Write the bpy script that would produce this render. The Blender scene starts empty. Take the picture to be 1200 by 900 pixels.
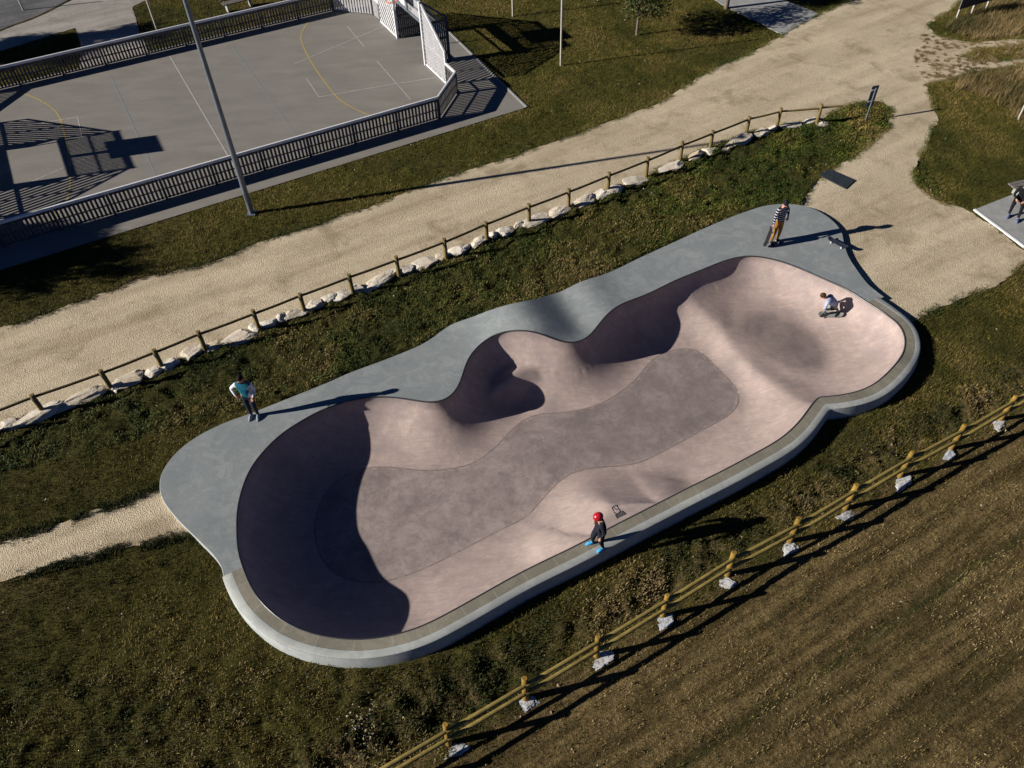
import bpy, bmesh, math, random
import numpy as np
from mathutils import Vector, Matrix, Quaternion
from mathutils.geometry import delaunay_2d_cdt, tessellate_polygon
random.seed(7); RNG = np.random.default_rng(11)
scene = bpy.context.scene
COL = scene.collection
PI = math.pi

# ------------------------------------------------------------------ camera model
FPX, NX, NY, CAMH = 943.0, 630.0, 1320.0, 18.0
def _basis():
    d = np.array([NX-600, NY-450, FPX]); d /= np.linalg.norm(d)
    f = np.array([0, 0, 1.]); Y = f-np.dot(f, d)*d; Y /= np.linalg.norm(Y)
    Z = -d; X = np.cross(Y, Z)
    return np.array([X, Y, Z])
RB = _basis()
def at(px, py, z=0.0):
    r = RB @ np.array([px-600.0, py-450.0, FPX]); t = (z-CAMH)/r[2]
    return np.array([r[0]*t, r[1]*t])
def ats(pts, z=0.0):
    return np.array([at(p[0], p[1], z) for p in pts])
SUN_AZ, SUN_EL = math.radians(11.8), math.radians(22.5)
SH = np.array([math.cos(SUN_AZ), math.sin(SUN_AZ)])     # the way shadows fall

# ------------------------------------------------------------------ numpy noise
_perm = RNG.random((256, 256))
def vnoise(x, y):
    x = np.asarray(x, float); y = np.asarray(y, float)
    xi = np.floor(x).astype(int); yi = np.floor(y).astype(int)
    fx = x-xi; fy = y-yi; fx = fx*fx*(3-2*fx); fy = fy*fy*(3-2*fy)
    a = _perm[xi & 255, yi & 255]; b = _perm[(xi+1) & 255, yi & 255]
    c = _perm[xi & 255, (yi+1) & 255]; d = _perm[(xi+1) & 255, (yi+1) & 255]
    return (a*(1-fx)+b*fx)*(1-fy)+(c*(1-fx)+d*fx)*fy
def fbm(x, y, s=1.0, o=4):
    t = 0; a = 1; n = 0
    for k in range(o):
        t = t+a*vnoise(x*s+17.3*k, y*s-9.1*k); n += a; a *= .5; s *= 2.03
    return t/n
def pip(P, poly):
    x = P[:, 0]; y = P[:, 1]; ins = np.zeros(len(P), bool)
    n = len(poly)
    for i in range(n):
        x1, y1 = poly[i]; x2, y2 = poly[(i+1) % n]
        if y1 == y2: continue
        c = ((y1 > y) != (y2 > y)) & (x < (x2-x1)*(y-y1)/(y2-y1)+x1)
        ins ^= c
    return ins
def seg_near(P, pts, closed=True):
    """distance to a polyline, with segment index and parameter"""
    n = len(pts); m = n if closed else n-1
    best = np.full(len(P), 1e9); bi = np.zeros(len(P), int); bt = np.zeros(len(P))
    for i in range(m):
        a = pts[i]; b = pts[(i+1) % n]; d = b-a; L = d@d+1e-12
        t = np.clip(((P-a)@d)/L, 0, 1)
        q = a+t[:, None]*d-P; dd = (q*q).sum(1)
        k = dd < best; best[k] = dd[k]; bi[k] = i; bt[k] = t[k]
    return np.sqrt(best), bi, bt
def catmull(pts, step, closed=False):
    pts = [np.array(p, float) for p in pts]; n = len(pts); out = []
    m = n if closed else n-1
    for i in range(m):
        if closed: p0, p1, p2, p3 = pts[i-1], pts[i], pts[(i+1) % n], pts[(i+2) % n]
        else: p0, p1, p2, p3 = pts[max(i-1, 0)], pts[i], pts[i+1], pts[min(i+2, n-1)]
        k = max(1, int(np.linalg.norm((p2-p1)[:2])/step))
        for j in range(k):
            t = j/k
            out.append(.5*((2*p1)+(-p0+p2)*t+(2*p0-5*p1+4*p2-p3)*t*t+(-p0+3*p1-3*p2+p3)*t**3))
    if not closed: out.append(pts[-1])
    return np.array(out)

# ------------------------------------------------------------------ object helpers
def tag(o, label=None, cat=None, group=None, kind=None):
    if label: o['label'] = label
    if cat: o['category'] = cat
    if group: o['group'] = group
    if kind: o['kind'] = kind
    return o
def empty(name, loc=(0, 0, 0), rz=0.0):
    o = bpy.data.objects.new(name, None); COL.objects.link(o)
    o.location = loc; o.rotation_euler = (0, 0, rz); o.empty_display_size = .2
    return o
def mesh_obj(name, V, F, mats, parent=None, smooth=False, mi=None):
    me = bpy.data.meshes.new(name)
    me.from_pydata([tuple(map(float, v)) for v in V], [], [tuple(int(i) for i in f) for f in F])
    if not isinstance(mats, (list, tuple)): mats = [mats]
    for m in mats: me.materials.append(m)
    if mi is not None: me.polygons.foreach_set('material_index', np.array(mi, 'i'))
    if smooth: me.polygons.foreach_set('use_smooth', np.ones(len(me.polygons), bool))
    me.update()
    o = bpy.data.objects.new(name, me); COL.objects.link(o)
    if parent: o.parent = parent
    return o
def fattr(o, name, vals):
    a = o.data.attributes.new(name, 'FLOAT', 'POINT'); a.data.foreach_set('value', np.asarray(vals, 'f'))
class MB:
    def __init__(s): s.V = []; s.F = []
    def box(s, c, size, rot=None):
        c = Vector(c); hx, hy, hz = size[0]/2, size[1]/2, size[2]/2; b = len(s.V)
        for x in (-hx, hx):
            for y in (-hy, hy):
                for z in (-hz, hz):
                    v = Vector((x, y, z))
                    if rot is not None: v = rot @ v
                    s.V.append(tuple(v+c))
        s.F += [tuple(b+i for i in f) for f in ((0, 1, 3, 2), (4, 6, 7, 5), (0, 4, 5, 1), (2, 3, 7, 6), (0, 2, 6, 4), (1, 5, 7, 3))]
        return s
    def bar(s, a, b, w, h):                       # rectangular bar from a to b
        a = Vector(a); b = Vector(b); d = b-a; L = d.length; z = d.normalized()
        up = Vector((0, 0, 1)) if abs(z.z) < .95 else Vector((1, 0, 0))
        x = up.cross(z).normalized(); y = z.cross(x)
        R = Matrix((x, y, z)).transposed()
        return s.box((a+b)/2, (w, h, L), R)
    def tube(s, pts, r, n=10, caps=True):
        pts = [Vector(p) for p in pts]; rr = r if isinstance(r, (list, tuple)) else [r]*len(pts)
        b = len(s.V); ref = None
        for i, p in enumerate(pts):
            d = (pts[min(i+1, len(pts)-1)]-pts[max(i-1, 0)]).normalized()
            if ref is None: ref = Vector((0, 0, 1)) if abs(d.z) < .9 else Vector((1, 0, 0))
            x = ref.cross(d); 
            if x.length < 1e-4: x = Vector((0, 1, 0)).cross(d)
            x.normalize(); y = d.cross(x); ref = y if abs(d.z) >= .9 else Vector((0, 0, 1))
            for k in range(n):
                a = 2*PI*k/n; s.V.append(tuple(p+rr[i]*(math.cos(a)*x+math.sin(a)*y)))
        for i in range(len(pts)-1):
            for k in range(n):
                k2 = (k+1) % n; s.F.append((b+i*n+k, b+i*n+k2, b+(i+1)*n+k2, b+(i+1)*n+k))
        if caps:
            e = b+(len(pts)-1)*n; c0 = len(s.V); s.V += s.V[b:b+n]; s.F.append(tuple(c0+k for k in reversed(range(n))))
            c1 = len(s.V); s.V += s.V[e:e+n]; s.F.append(tuple(c1+k for k in range(n)))
        return s
    def prism(s, poly, z0, z1):
        b = len(s.V); n = len(poly)
        for p in poly: s.V.append((p[0], p[1], z0))
        for p in poly: s.V.append((p[0], p[1], z1))
        s.F.append(tuple(b+i for i in reversed(range(n)))); s.F.append(tuple(b+n+i for i in range(n)))
        for i in range(n): s.F.append((b+i, b+(i+1) % n, b+n+(i+1) % n, b+n+i))
        return s
    def ellipsoid(s, c, r, n=12, m=8, rot=None):
        b = len(s.V); c = Vector(c)
        for i in range(m+1):
            t = PI*i/m
            for k in range(n):
                a = 2*PI*k/n; v = Vector((r[0]*math.sin(t)*math.cos(a), r[1]*math.sin(t)*math.sin(a), r[2]*math.cos(t)))
                if rot is not None: v = rot @ v
                s.V.append(tuple(v+c))
        for i in range(m):
            for k in range(n):
                k2 = (k+1) % n; s.F.append((b+i*n+k, b+(i+1)*n+k, b+(i+1)*n+k2, b+i*n+k2))
        return s
    def build(s, name, mat, parent=None, smooth=False):
        return mesh_obj(name, s.V, s.F, mat, parent, smooth)
def copy_tree(o, parent=None):
    c = o.copy(); COL.objects.link(c); c.parent = parent
    for ch in list(o.children): copy_tree(ch, c)
    return c

# ------------------------------------------------------------------ materials
def new_mat(name, rough=.8, spec=.3):
    m = bpy.data.materials.new(name); m.use_nodes = True
    b = m.node_tree.nodes['Principled BSDF']; b.inputs['Roughness'].default_value = rough
    b.inputs['Specular IOR Level'].default_value = spec
    return m, m.node_tree, b
class NT:
    """tiny node-graph helper"""
    def __init__(s, nt): s.nt = nt
    def n(s, t, **kw):
        nd = s.nt.nodes.new(t)
        for k, v in kw.items(): setattr(nd, k, v)
        return nd
    def l(s, a, b): s.nt.links.new(a, b)
    def coord(s): return s.n('ShaderNodeNewGeometry').outputs['Position']
    def obj(s): return s.n('ShaderNodeTexCoord').outputs['Object']
    def noise(s, vec, scale, detail=4, rough=.55, dist=0):
        nd = s.n('ShaderNodeTexNoise'); s.l(vec, nd.inputs['Vector'])
        nd.inputs['Scale'].default_value = scale; nd.inputs['Detail'].default_value = detail
        nd.inputs['Roughness'].default_value = rough; nd.inputs['Distortion'].default_value = dist
        return nd.outputs['Fac']
    def vor(s, vec, scale, out='Distance'):
        nd = s.n('ShaderNodeTexVoronoi'); s.l(vec, nd.inputs['Vector']); nd.inputs['Scale'].default_value = scale
        return nd.outputs[out]
    def ramp(s, fac, stops):
        nd = s.n('ShaderNodeValToRGB'); s.l(fac, nd.inputs['Fac']); e = nd.color_ramp.elements
        while len(e) < len(stops): e.new(.5)
        for i, (p, c) in enumerate(stops):
            e[i].position = p; e[i].color = (c, c, c, 1) if isinstance(c, (int, float)) else (*c, 1)
        return nd.outputs['Color']
    def mix(s, fac, a, b, mode='MIX'):
        nd = s.n('ShaderNodeMix', data_type='RGBA', blend_type=mode)
        for sock, v in ((nd.inputs[0], fac), (nd.inputs[6], a), (nd.inputs[7], b)):
            if isinstance(v, bpy.types.NodeSocket): s.l(v, sock)
            elif isinstance(v, (int, float)): sock.default_value = v
            else: sock.default_value = (*v, 1)
        return nd.outputs[2]
    def math(s, op, a, b=0.0, c=None):
        nd = s.n('ShaderNodeMath', operation=op)
        for sock, v in zip(nd.inputs, (a, b, c)):
            if v is None: continue
            if isinstance(v, bpy.types.NodeSocket): s.l(v, sock)
            else: sock.default_value = v
        return nd.outputs[0]
    def attr(s, name, out='Fac'):
        nd = s.n('ShaderNodeAttribute'); nd.attribute_name = name; return nd.outputs[out]
    def bump(s, h, strength, dist, bsdf):
        nd = s.n('ShaderNodeBump'); nd.inputs['Strength'].default_value = strength; nd.inputs['Distance'].default_value = dist
        s.l(h, nd.inputs['Height']); s.l(nd.outputs['Normal'], bsdf.inputs['Normal'])
    def streak(s, vec, scale, ang, scl, det=4, rough=.6):
        nd = s.n('ShaderNodeMapping', vector_type='TEXTURE'); s.l(vec, nd.inputs['Vector']); nd.inputs['Scale'].default_value = scale; nd.inputs['Rotation'].default_value = (0, 0, math.radians(ang)); return s.noise(nd.outputs['Vector'], scl, det, rough)
    def mapping(s, vec, scale, rot=(0, 0, 0)):
        nd = s.n('ShaderNodeMapping'); s.l(vec, nd.inputs['Vector']); nd.inputs['Scale'].default_value = scale
        nd.inputs['Rotation'].default_value = rot; return nd.outputs['Vector']

def plain(name, col, rough=.7, var=.25, scale=6, metal=0, spec=.3):
    m, nt, b = new_mat(name, rough, spec); g = NT(nt); p = g.obj()
    f = g.noise(p, scale, 3)
    lo = tuple(c*(1-var) for c in col); hi = tuple(min(1, c*(1+var)) for c in col)
    g.l(g.ramp(f, [(.3, lo), (.7, hi)]), b.inputs['Base Color']); b.inputs['Metallic'].default_value = metal
    return m

def gravel_mat(name, lo, hi, stain, cell=16):
    m, nt, b = new_mat(name, .95, .1); g = NT(nt); p = g.coord()
    f1 = g.noise(p, .35, 3, .6); f2 = g.noise(p, 1.7, 5, .65); st = g.vor(p, cell, 'Color'); st2 = g.vor(p, cell*2.1)
    base = g.mix(g.ramp(f1, [(.35, 0), (.68, 1)]), lo, hi)
    base = g.mix(g.math('MULTIPLY', g.ramp(f2, [(.5, 0), (.75, 1)]), .6), base, stain)
    tr = g.streak(p, (7, 1, 1), 29, 1.0); base = g.mix(g.ramp(tr, [(.5, 0), (.62, .55)]), base, tuple(min(1, c*1.16) for c in hi)); base = g.mix(g.ramp(tr, [(.34, .6), (.46, 0)]), base, stain)
    pat = g.noise(p, .55, 5, .7, .4); base = g.mix(g.ramp(pat, [(.53, 0), (.66, .7)]), base, tuple(c*.85 for c in stain))
    sp = g.n('ShaderNodeSeparateColor'); g.l(st, sp.inputs[0])
    base = g.mix(g.math('MULTIPLY', sp.outputs[0], .26), base, tuple(c*.45 for c in lo))
    base = g.mix(g.ramp(g.noise(p, 9, 4, .75), [(.5, 0), (.8, .35)]), base, tuple(min(1, c*1.35) for c in hi))
    g.l(base, b.inputs['Base Color'])
    h = g.math('ADD', g.math('MULTIPLY', st2, .9), g.noise(p, 22, 4, .8))
    g.bump(h, .8, .022, b)
    return m
M = {}
M['gravel'] = gravel_mat('gravel_beige', (.53, .445, .315), (.63, .535, .385), (.36, .285, .18))
M['gravel_grey'] = gravel_mat('gravel_greyish', (.33, .31, .28), (.42, .39, .36), (.27, .25, .22))
M['pebble'] = gravel_mat('pebble_grey', (.11, .115, .12), (.17, .17, .175), (.07, .07, .07), 9)

def concrete(name, c1, c2, stain, bumpy=.15, attr_joint=False, joint_col=(.3, .3, .28)):
    m, nt, b = new_mat(name, .82, .25); g = NT(nt); p = g.coord()
    f = g.noise(p, .9, 5, .6, .4); f2 = g.noise(p, 5, 5, .7)
    base = g.mix(g.ramp(f, [(.3, 0), (.7, 1)]), c1, c2)
    base = g.mix(g.ramp(f2, [(.52, 0), (.78, .5)]), base, stain)
    f3 = g.noise(g.mapping(p, (.25, 2.2, 1), (0, 0, 0)), 2.4, 5, .75); f4 = g.noise(p, 1.9, 6, .75, .8)
    base = g.mix(g.ramp(f4, [(.45, 0), (.55, .4), (.68, .1)]), base, tuple(c*.72 for c in c1)); base = g.mix(g.ramp(g.math('ABSOLUTE', g.math('SUBTRACT', f4, .5)), [(.0, .35), (.008, 0)]), base, tuple(c*.6 for c in c1))
    base = g.mix(g.ramp(f3, [(.6, 0), (.8, .35)]), base, tuple(min(1, c*1.25) for c in c2))
    if attr_joint:
        s = g.attr('arc'); fr = g.math('FRACT', g.math('MULTIPLY', s, 1/.86))
        d = g.math('ABSOLUTE', g.math('SUBTRACT', fr, .5)); j = g.ramp(d, [(.012, 1), (.028, 0)])
        seg = g.n('ShaderNodeTexWhiteNoise', noise_dimensions='1D'); g.l(g.math('FLOOR', g.math('ADD', g.math('MULTIPLY', s, 1/.86), .5)), seg.inputs['W'])
        base = g.mix(g.math('MULTIPLY', seg.outputs['Value'], .25), base, tuple(c*.7 for c in c1))
        base = g.mix(g.math('MULTIPLY', j, .32), base, joint_col)
    g.l(base, b.inputs['Base Color']); g.bump(g.noise(p, 14, 5, .7), bumpy, .02, b)
    return m
M['deck'] = concrete('deck_concrete', (.232, .262, .272), (.305, .33, .335), (.175, .205, .22))
M['rim_strip'] = concrete('strip_concrete', (.37, .395, .385), (.44, .46, .445), (.30, .32, .32))
M['wall'] = concrete('outer_wall_concrete', (.40, .43, .43), (.48, .51, .50), (.33, .36, .37))
M['coping'] = concrete('coping_stone', (.215, .20, .16), (.29, .272, .22), (.15, .142, .115), .25, True, (.36, .35, .31))
M['slab'] = concrete('slab_concrete', (.3, .31, .31), (.36, .37, .365), (.25, .25, .245))

def bowl_mat():
    m, nt, b = new_mat('bowl_concrete', .7, .3); g = NT(nt); p = g.coord()
    fd = g.attr('fd')           # signed distance to the flat floor (negative inside)
    n1 = g.noise(p, .7, 5, .62, .5); n2 = g.noise(p, 4.5, 6, .7); n3 = g.noise(p, 1.1, 7, .68, .25)
    wall = g.mix(g.ramp(n1, [(.3, 0), (.7, 1)]), (.375, .292, .265), (.475, .375, .342))
    wall = g.mix(g.ramp(n2, [(.48, 0), (.75, .5)]), wall, (.57, .48, .45))
    wall = g.mix(g.ramp(n3, [(.46, 0), (.64, .6)]), wall, (.28, .23, .225))
    st = g.noise(g.mapping(p, (1.0, 9, 1.0), (0, 0, .9)), 1.6, 5, .75, .3); wall = g.mix(g.ramp(st, [(.47, 0), (.62, .55)]), wall, (.31, .26, .255))
    floor = g.mix(g.ramp(n3, [(.38, 0), (.6, 1)]), (.225, .185, .18), (.36, .298, .285))
    floor = g.mix(g.ramp(n2, [(.5, 0), (.75, .5)]), floor, (.38, .33, .32))
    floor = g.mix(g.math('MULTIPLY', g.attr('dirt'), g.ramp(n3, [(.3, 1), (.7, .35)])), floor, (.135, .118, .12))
    # ramp clamps to 0..1, so shift by +0.5
    sh = g.math('ADD', g.math('ADD', fd, .5), g.math('MULTIPLY', g.math('SUBTRACT', n2, .5), .5))
    inside = g.ramp(sh, [(.42, .85), (.56, 0)])
    n4 = g.noise(p, 2.6, 8, .78, .6); blot = g.ramp(n4, [(.46, 0), (.54, .45), (.64, .9)]); vein = g.ramp(g.math('ABSOLUTE', g.math('SUBTRACT', g.noise(p, 1.3, 8, .72, .9), .5)), [(.0, .7), (.011, 0)])
    col = g.mix(inside, wall, floor)
    col = g.mix(g.math('MULTIPLY', blot, g.math('ADD', g.math('MULTIPLY', inside, .5), .18)), col, (.16, .135, .135)); col = g.mix(g.math('MULTIPLY', vein, g.math('ADD', g.math('MULTIPLY', inside, .7), .25)), col, (.15, .12, .115))
    w2 = g.attr('worn_shade'); wn = g.math('MULTIPLY', w2, g.ramp(n3, [(.25, .55), (.7, 1)]))  # skid wear plus soft slope shade, painted dark into the colour
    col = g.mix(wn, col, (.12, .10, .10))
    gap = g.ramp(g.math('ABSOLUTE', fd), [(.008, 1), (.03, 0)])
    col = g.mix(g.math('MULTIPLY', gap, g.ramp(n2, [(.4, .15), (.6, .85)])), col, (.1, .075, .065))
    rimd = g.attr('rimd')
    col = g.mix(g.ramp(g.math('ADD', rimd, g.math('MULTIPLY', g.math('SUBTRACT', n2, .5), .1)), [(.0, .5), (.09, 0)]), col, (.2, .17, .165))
    jn = g.attr('joint'); col = g.mix(g.ramp(jn, [(.012, .5), (.03, 0)]), col, (.18, .14, .13))
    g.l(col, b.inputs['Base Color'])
    streak = g.noise(g.mapping(p, (1, 1, 1)), 12, 5, .7)
    g.bump(streak, .12, .02, b)
    return m
M['bowl'] = bowl_mat()

def ground_mat():
    m, nt, b = new_mat('ground_soil_grass', .95, .05); g = NT(nt); p = g.coord()
    fld = g.attr('field'); bank = g.attr('bank'); dit = g.attr('ditch'); trk = g.attr('track')
    big = g.noise(p, .33, 4, .6); mid = g.noise(p, 1.7, 5, .65); fine = g.noise(p, 11, 5, .75); vf = g.vor(p, 20, 'Color')
    lawn = g.mix(g.ramp(mid, [(.35, 0), (.65, 1)]), (.06, .060, .014), (.10, .088, .025))
    sx = g.n('ShaderNodeSeparateXYZ'); g.l(p, sx.inputs[0]); lawn = g.mix(g.ramp(g.math('MULTIPLY', sx.outputs[1], .02), [(.42, 0), (.54, .8)]), lawn, g.mix(g.ramp(mid, [(.35, 0), (.65, 1)]), (.085, .092, .018), (.135, .125, .03)))
    lawn = g.mix(g.ramp(big, [(.5, 0), (.68, .7)]), lawn, (.15, .115, .045))
    soil = g.mix(g.ramp(mid, [(.35, 0), (.65, 1)]), (.17, .118, .05), (.275, .195, .085))
    soil = g.mix(g.ramp(fine, [(.45, 0), (.7, .6)]), soil, (.33, .26, .15))
    # drilled rows parallel to the southern fence
    rows = g.n('ShaderNodeTexWave', wave_type='BANDS', bands_direction='Y'); g.l(g.mapping(p, (1, 1, 1), (0, 0, -math.atan(.5413))), rows.inputs['Vector'])
    rows.inputs['Scale'].default_value = .42; rows.inputs['Distortion'].default_value = 2.5; rows.inputs['Detail'].default_value = 3; rows.inputs['Detail Scale'].default_value = 1.2
    soil = g.mix(g.math('MULTIPLY', g.ramp(rows.outputs['Fac'], [(.6, 0), (.98, .3)]), g.ramp(big, [(.35, .2), (.6, 1)])), soil, (.06, .068, .022))
    bk = g.mix(g.ramp(mid, [(.3, 0), (.7, 1)]), (.038, .044, .012), (.09, .082, .026))
    bk = g.mix(g.ramp(fine, [(.62, 0), (.8, .6)]), bk, (.16, .11, .06))
    soil = g.mix(g.math('MULTIPLY', trk, g.ramp(mid, [(.3, .3), (.6, 1)])), soil, (.028, .042, .012)); fs = g.streak(p, (9, 1, 1), 28.4, 2.6, 4, .7); soil = g.mix(g.ramp(fs, [(.45, 0), (.6, .75)]), soil, (.068, .05, .02)); soil = g.mix(g.ramp(fs, [(.36, .7), (.45, 0)]), soil, (.28, .21, .095))
    ch = g.noise(p, 3.2, 5, .75); chunk = g.mix(g.ramp(ch, [(.42, 0), (.56, 1)]), (.018, .022, .007), (.19, .135, .07)); lawn = g.mix(g.math('MULTIPLY', dit, .9), lawn, chunk)
    col = g.mix(fld, lawn, soil); col = g.mix(bank, col, bk)
    sp = g.n('ShaderNodeSeparateColor'); g.l(vf, sp.inputs[0])
    col = g.mix(g.math('MULTIPLY', sp.outputs[1], .55), col, (.02, .02, .008))
    g.l(col, b.inputs['Base Color'])
    g.bump(g.math('ADD', fine, g.math('MULTIPLY', g.noise(p, 30, 3, .7), .6)), 1.0, .09, b)
    return m
M['ground'] = ground_mat()
def asphalt_mat():
    m, nt, b = new_mat('court_asphalt', .9, .2); g = NT(nt); p = g.coord()
    n1 = g.noise(g.mapping(p, (1, 2.6, 1), (0, 0, -math.radians(27.5))), .55, 5, .6, .3); n2 = g.noise(p, 18, 4, .8)
    c = g.mix(g.ramp(n1, [(.32, 0), (.7, 1)]), (.205, .194, .178), (.255, .243, .223))
    c = g.mix(g.ramp(n2, [(.45, 0), (.8, .4)]), c, (.12, .112, .10))
    c = g.mix(g.ramp(g.noise(p, 3, 6, .75), [(.6, 0), (.8, .4)]), c, (.27, .255, .23))
    g.l(c, b.inputs['Base Color']); g.bump(n2, .25, .01, b); return m
M['asphalt'] = asphalt_mat()
def paint(name, col, cover=.5):
    m, nt, b = new_mat(name, .8, .2); g = NT(nt); p = g.coord()
    g.l(g.mix(g.ramp(g.noise(p, 9, 5, .8), [(.36, cover*.25), (.52, cover)]), (.21, .2, .18), col), b.inputs['Base Color']); return m
M['line_white'] = paint('worn_white_paint', (.5, .48, .46), .8)
M['line_blue'] = paint('worn_blue_paint', (.25, .32, .36), .6)
M['line_yellow'] = paint('worn_yellow_paint', (.44, .34, .11), .85)
M['steel_dark'] = plain('dark_galvanised', (.06, .063, .068), .5, .2)
M['slat'] = plain('slat_board', (.085, .08, .078), .6, .3, 3)
M['slat_light'] = plain('pale_slat', (.5, .5, .52), .5, .1, 3)
M['white_rail'] = plain('white_rail', (.72, .73, .75), .4, .06, 3)
M['galv'] = plain('galvanised_pole', (.16, .19, .22), .45, .15, 3, .3, .5)
M['post_white'] = plain('pale_pole', (.45, .43, .38), .6, .15, 5)
M['orange'] = plain('orange_metal', (.7, .12, .03), .5, .1)
M['blue_steel'] = plain('blue_steel', (.02, .045, .14), .4, .1)
M['board_white'] = plain('white_board', (.78, .78, .78), .4, .05)
M['pipe'] = plain('coping_steel', (.10, .10, .105), .35, .2, 5, .6, .5)
M['grate'] = plain('dark_plate', (.028, .036, .045), .6, .3, 8)
M['sign_blue'] = plain('sign_blue', (.015, .035, .10), .4, .15)
M['sign_dark'] = plain('sign_dark', (.012, .018, .04), .4, .2)
def wood(name, a, bcol):
    m, nt, b = new_mat(name, .75, .25); g = NT(nt); p = g.obj()
    f = g.noise(g.mapping(p, (1, 1, 1)), 8, 5, .7); k = g.noise(p, 1.1, 3)
    c = g.mix(g.ramp(f, [(.35, 0), (.65, 1)]), a, bcol)
    c = g.mix(g.ramp(k, [(.4, 0), (.7, .5)]), c, tuple(x*.6 for x in a))
    g.l(c, b.inputs['Base Color']); g.bump(f, .3, .01, b); return m
M['wood_yellow'] = wood('pine_post_yellow', (.20, .125, .025), (.34, .215, .042))
M['wood_rail'] = wood('pine_rail', (.22, .165, .045), (.34, .26, .08))
M['wood_olive'] = wood('treated_post', (.15, .11, .035), (.24, .18, .07))
M['wood_dark'] = wood('treated_rail', (.05, .04, .015), (.10, .075, .03))
M['bench_wood'] = wood('bench_wood', (.14, .13, .12), (.22, .2, .185))
def rock_mat(name, a, c):
    m, nt, b = new_mat(name, .9, .15); g = NT(nt); p = g.coord()
    f = g.noise(p, 3.5, 6, .7); f2 = g.noise(p, 1.3, 3)
    col = g.mix(g.ramp(f2, [(.4, 0), (.6, 1)]), a, c)
    col = g.mix(g.ramp(f, [(.5, 0), (.72, .7)]), col, (.36, .27, .17))
    g.l(col, b.inputs['Base Color']); g.bump(g.noise(p, 14, 6, .75), .8, .04, b); return m
M['rock'] = rock_mat('limestone', (.60, .53, .43), (.70, .66, .58))
M['rock2'] = rock_mat('limestone_ochre', (.52, .43, .30), (.62, .56, .46))
M['footing'] = rock_mat('crumbled_concrete', (.42, .45, .50), (.55, .56, .58))
def leaf_mat(name):
    m, nt, b = new_mat(name, .7, .2); g = NT(nt)
    g.l(g.attr('Col', 'Color'), b.inputs['Base Color'])
    return m
M['leaf'] = leaf_mat('leaf_colours')
M['bark'] = wood('bark', (.13, .10, .07), (.22, .18, .13))

# ------------------------------------------------------------------ deck and bowl height
ZC = [((200, 570), .10), ((300, 500), .10), ((450, 430), .10), ((600, 358), .10), ((750, 310), .10), ((900, 245), .12), ((985, 280), .14),
      ((1035, 347), .16), ((1080, 400), .26), ((1060, 452), .38), ((958, 492), .42), ((850, 562), .45), ((700, 652), .45), ((550, 732), .45),
      ((400, 778), .38), ((300, 738), .40), ((262, 670), .20), ((280, 600), .12), ((500, 470), .12), ((730, 355), .12), ((930, 311), .14)]
ZCP = np.array([at(*c[0], .2) for c in ZC]); ZCV = np.array([c[1] for c in ZC])
BUMP = at(606, 368, .3); RA = np.array([math.cos(math.radians(20)), math.sin(math.radians(20))]); RC = np.array([-RA[1], RA[0]])
def zdeck(P):
    P = np.atleast_2d(P); d2 = ((P[:, None, :]-ZCP[None])**2).sum(2)+.05
    w = d2**-1.6; z = (w*ZCV).sum(1)/w.sum(1)
    q = P-BUMP; a_ = q@RA; c_ = q@RC; cr_ = np.exp(-(np.maximum(np.abs(c_)-1.0, 0)/.9)**2)
    z = z+cr_*(.45*np.exp(-(a_/np.where(a_ < 0, 1.25, 1.2))**2)+.11*np.exp(-((a_-2.75)/.75)**2)-.06*np.exp(-((a_-1.75)/.5)**2))
    return z
RIM_PX = [(281,655),(278,640),(277,615),(279,590),(288,560),(300,539),(325,512),(350,495),(375,481),(395,474),(425,466),(450,464.5),(475,467),
  (500,471.5),(512,471.5),(522,469),(533,460),(541,443),(547,423),(560,405),(578,392),(590,388.5),(603,387),(620,388),(637,392),(657,400),(675,402),(686,397),(694,390),(703,378),(712,368),(730,355),(760,344),
  (790,329),(825,315),(850,305),(875,299.5),(900,302),(930,311),(962,325),(995,340),(1016,354),(1030,362),(1042,370),(1054,380),(1061,394),(1060,411),(1047,430),(1025,450),(1007,458),(987,463),(966,465),(958,467),
  (947,480),(937,494),(920,510),(900,523),(850,550),(800,575),(755,598),(712,620),(670,642),(612,670),(562,698),(525,718.5),(495,734),(470,742),(450,746.5),(425,749.5),(405,749),(387,747),(362,741.5),(337,731),(317,716.5),(300,698),(288,675)]
def px_on(f, p, it=4):
    z = .2
    for _ in range(it): z = float(f(at(p[0], p[1], z))[0])
    return at(p[0], p[1], z)
RIM_C = [px_on(zdeck, p) for p in RIM_PX]
def resample(pts, step):
    q = np.vstack([pts, pts[:1]]); L = np.r_[0, np.cumsum(np.linalg.norm(np.diff(q, axis=0), axis=1))]; m = int(L[-1]/step); t = np.linspace(0, L[-1], m, endpoint=False)
    return np.c_[np.interp(t, L, q[:, 0]), np.interp(t, L, q[:, 1])]
def soften(pts, it, keep=None, rad=.6):
    w = np.ones(len(pts))
    if keep is not None: w = np.clip((np.linalg.norm(pts-keep, axis=1)-.15)/rad, 0, 1)
    p = pts.copy()
    for _ in range(it):
        for lam in (.5, -.35):
            p = p+(lam*w)[:, None]*((np.roll(p, 1, 0)+np.roll(p, -1, 0))/2-p)
    return p
CUSP = px_on(zdeck, (958, 467))
RIM = soften(resample(catmull(RIM_C, .09, True), .09), 60, CUSP)                          # clockwise: left, top, right, south
OUT_PX = [(262,676),(260,665),(250,650),(230,630),(207,607),(191,585),(187.5,567),(192,550),(207,530),(232,511),(262,496),(292,485),(340,466),(380,450),(412,436),(450,422),(487,407),(505,397),(530,380),(565,367),(600,356),
  (625,351),(650,344),(700,324),(750,302),(800,279),(850,257),(880,246),(900,240.5),(925,239),(945,242),(962,249),(977,260),(986,272),(989,285),(995,302),(1012,327),(1024,339),(1036,348)]
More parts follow.
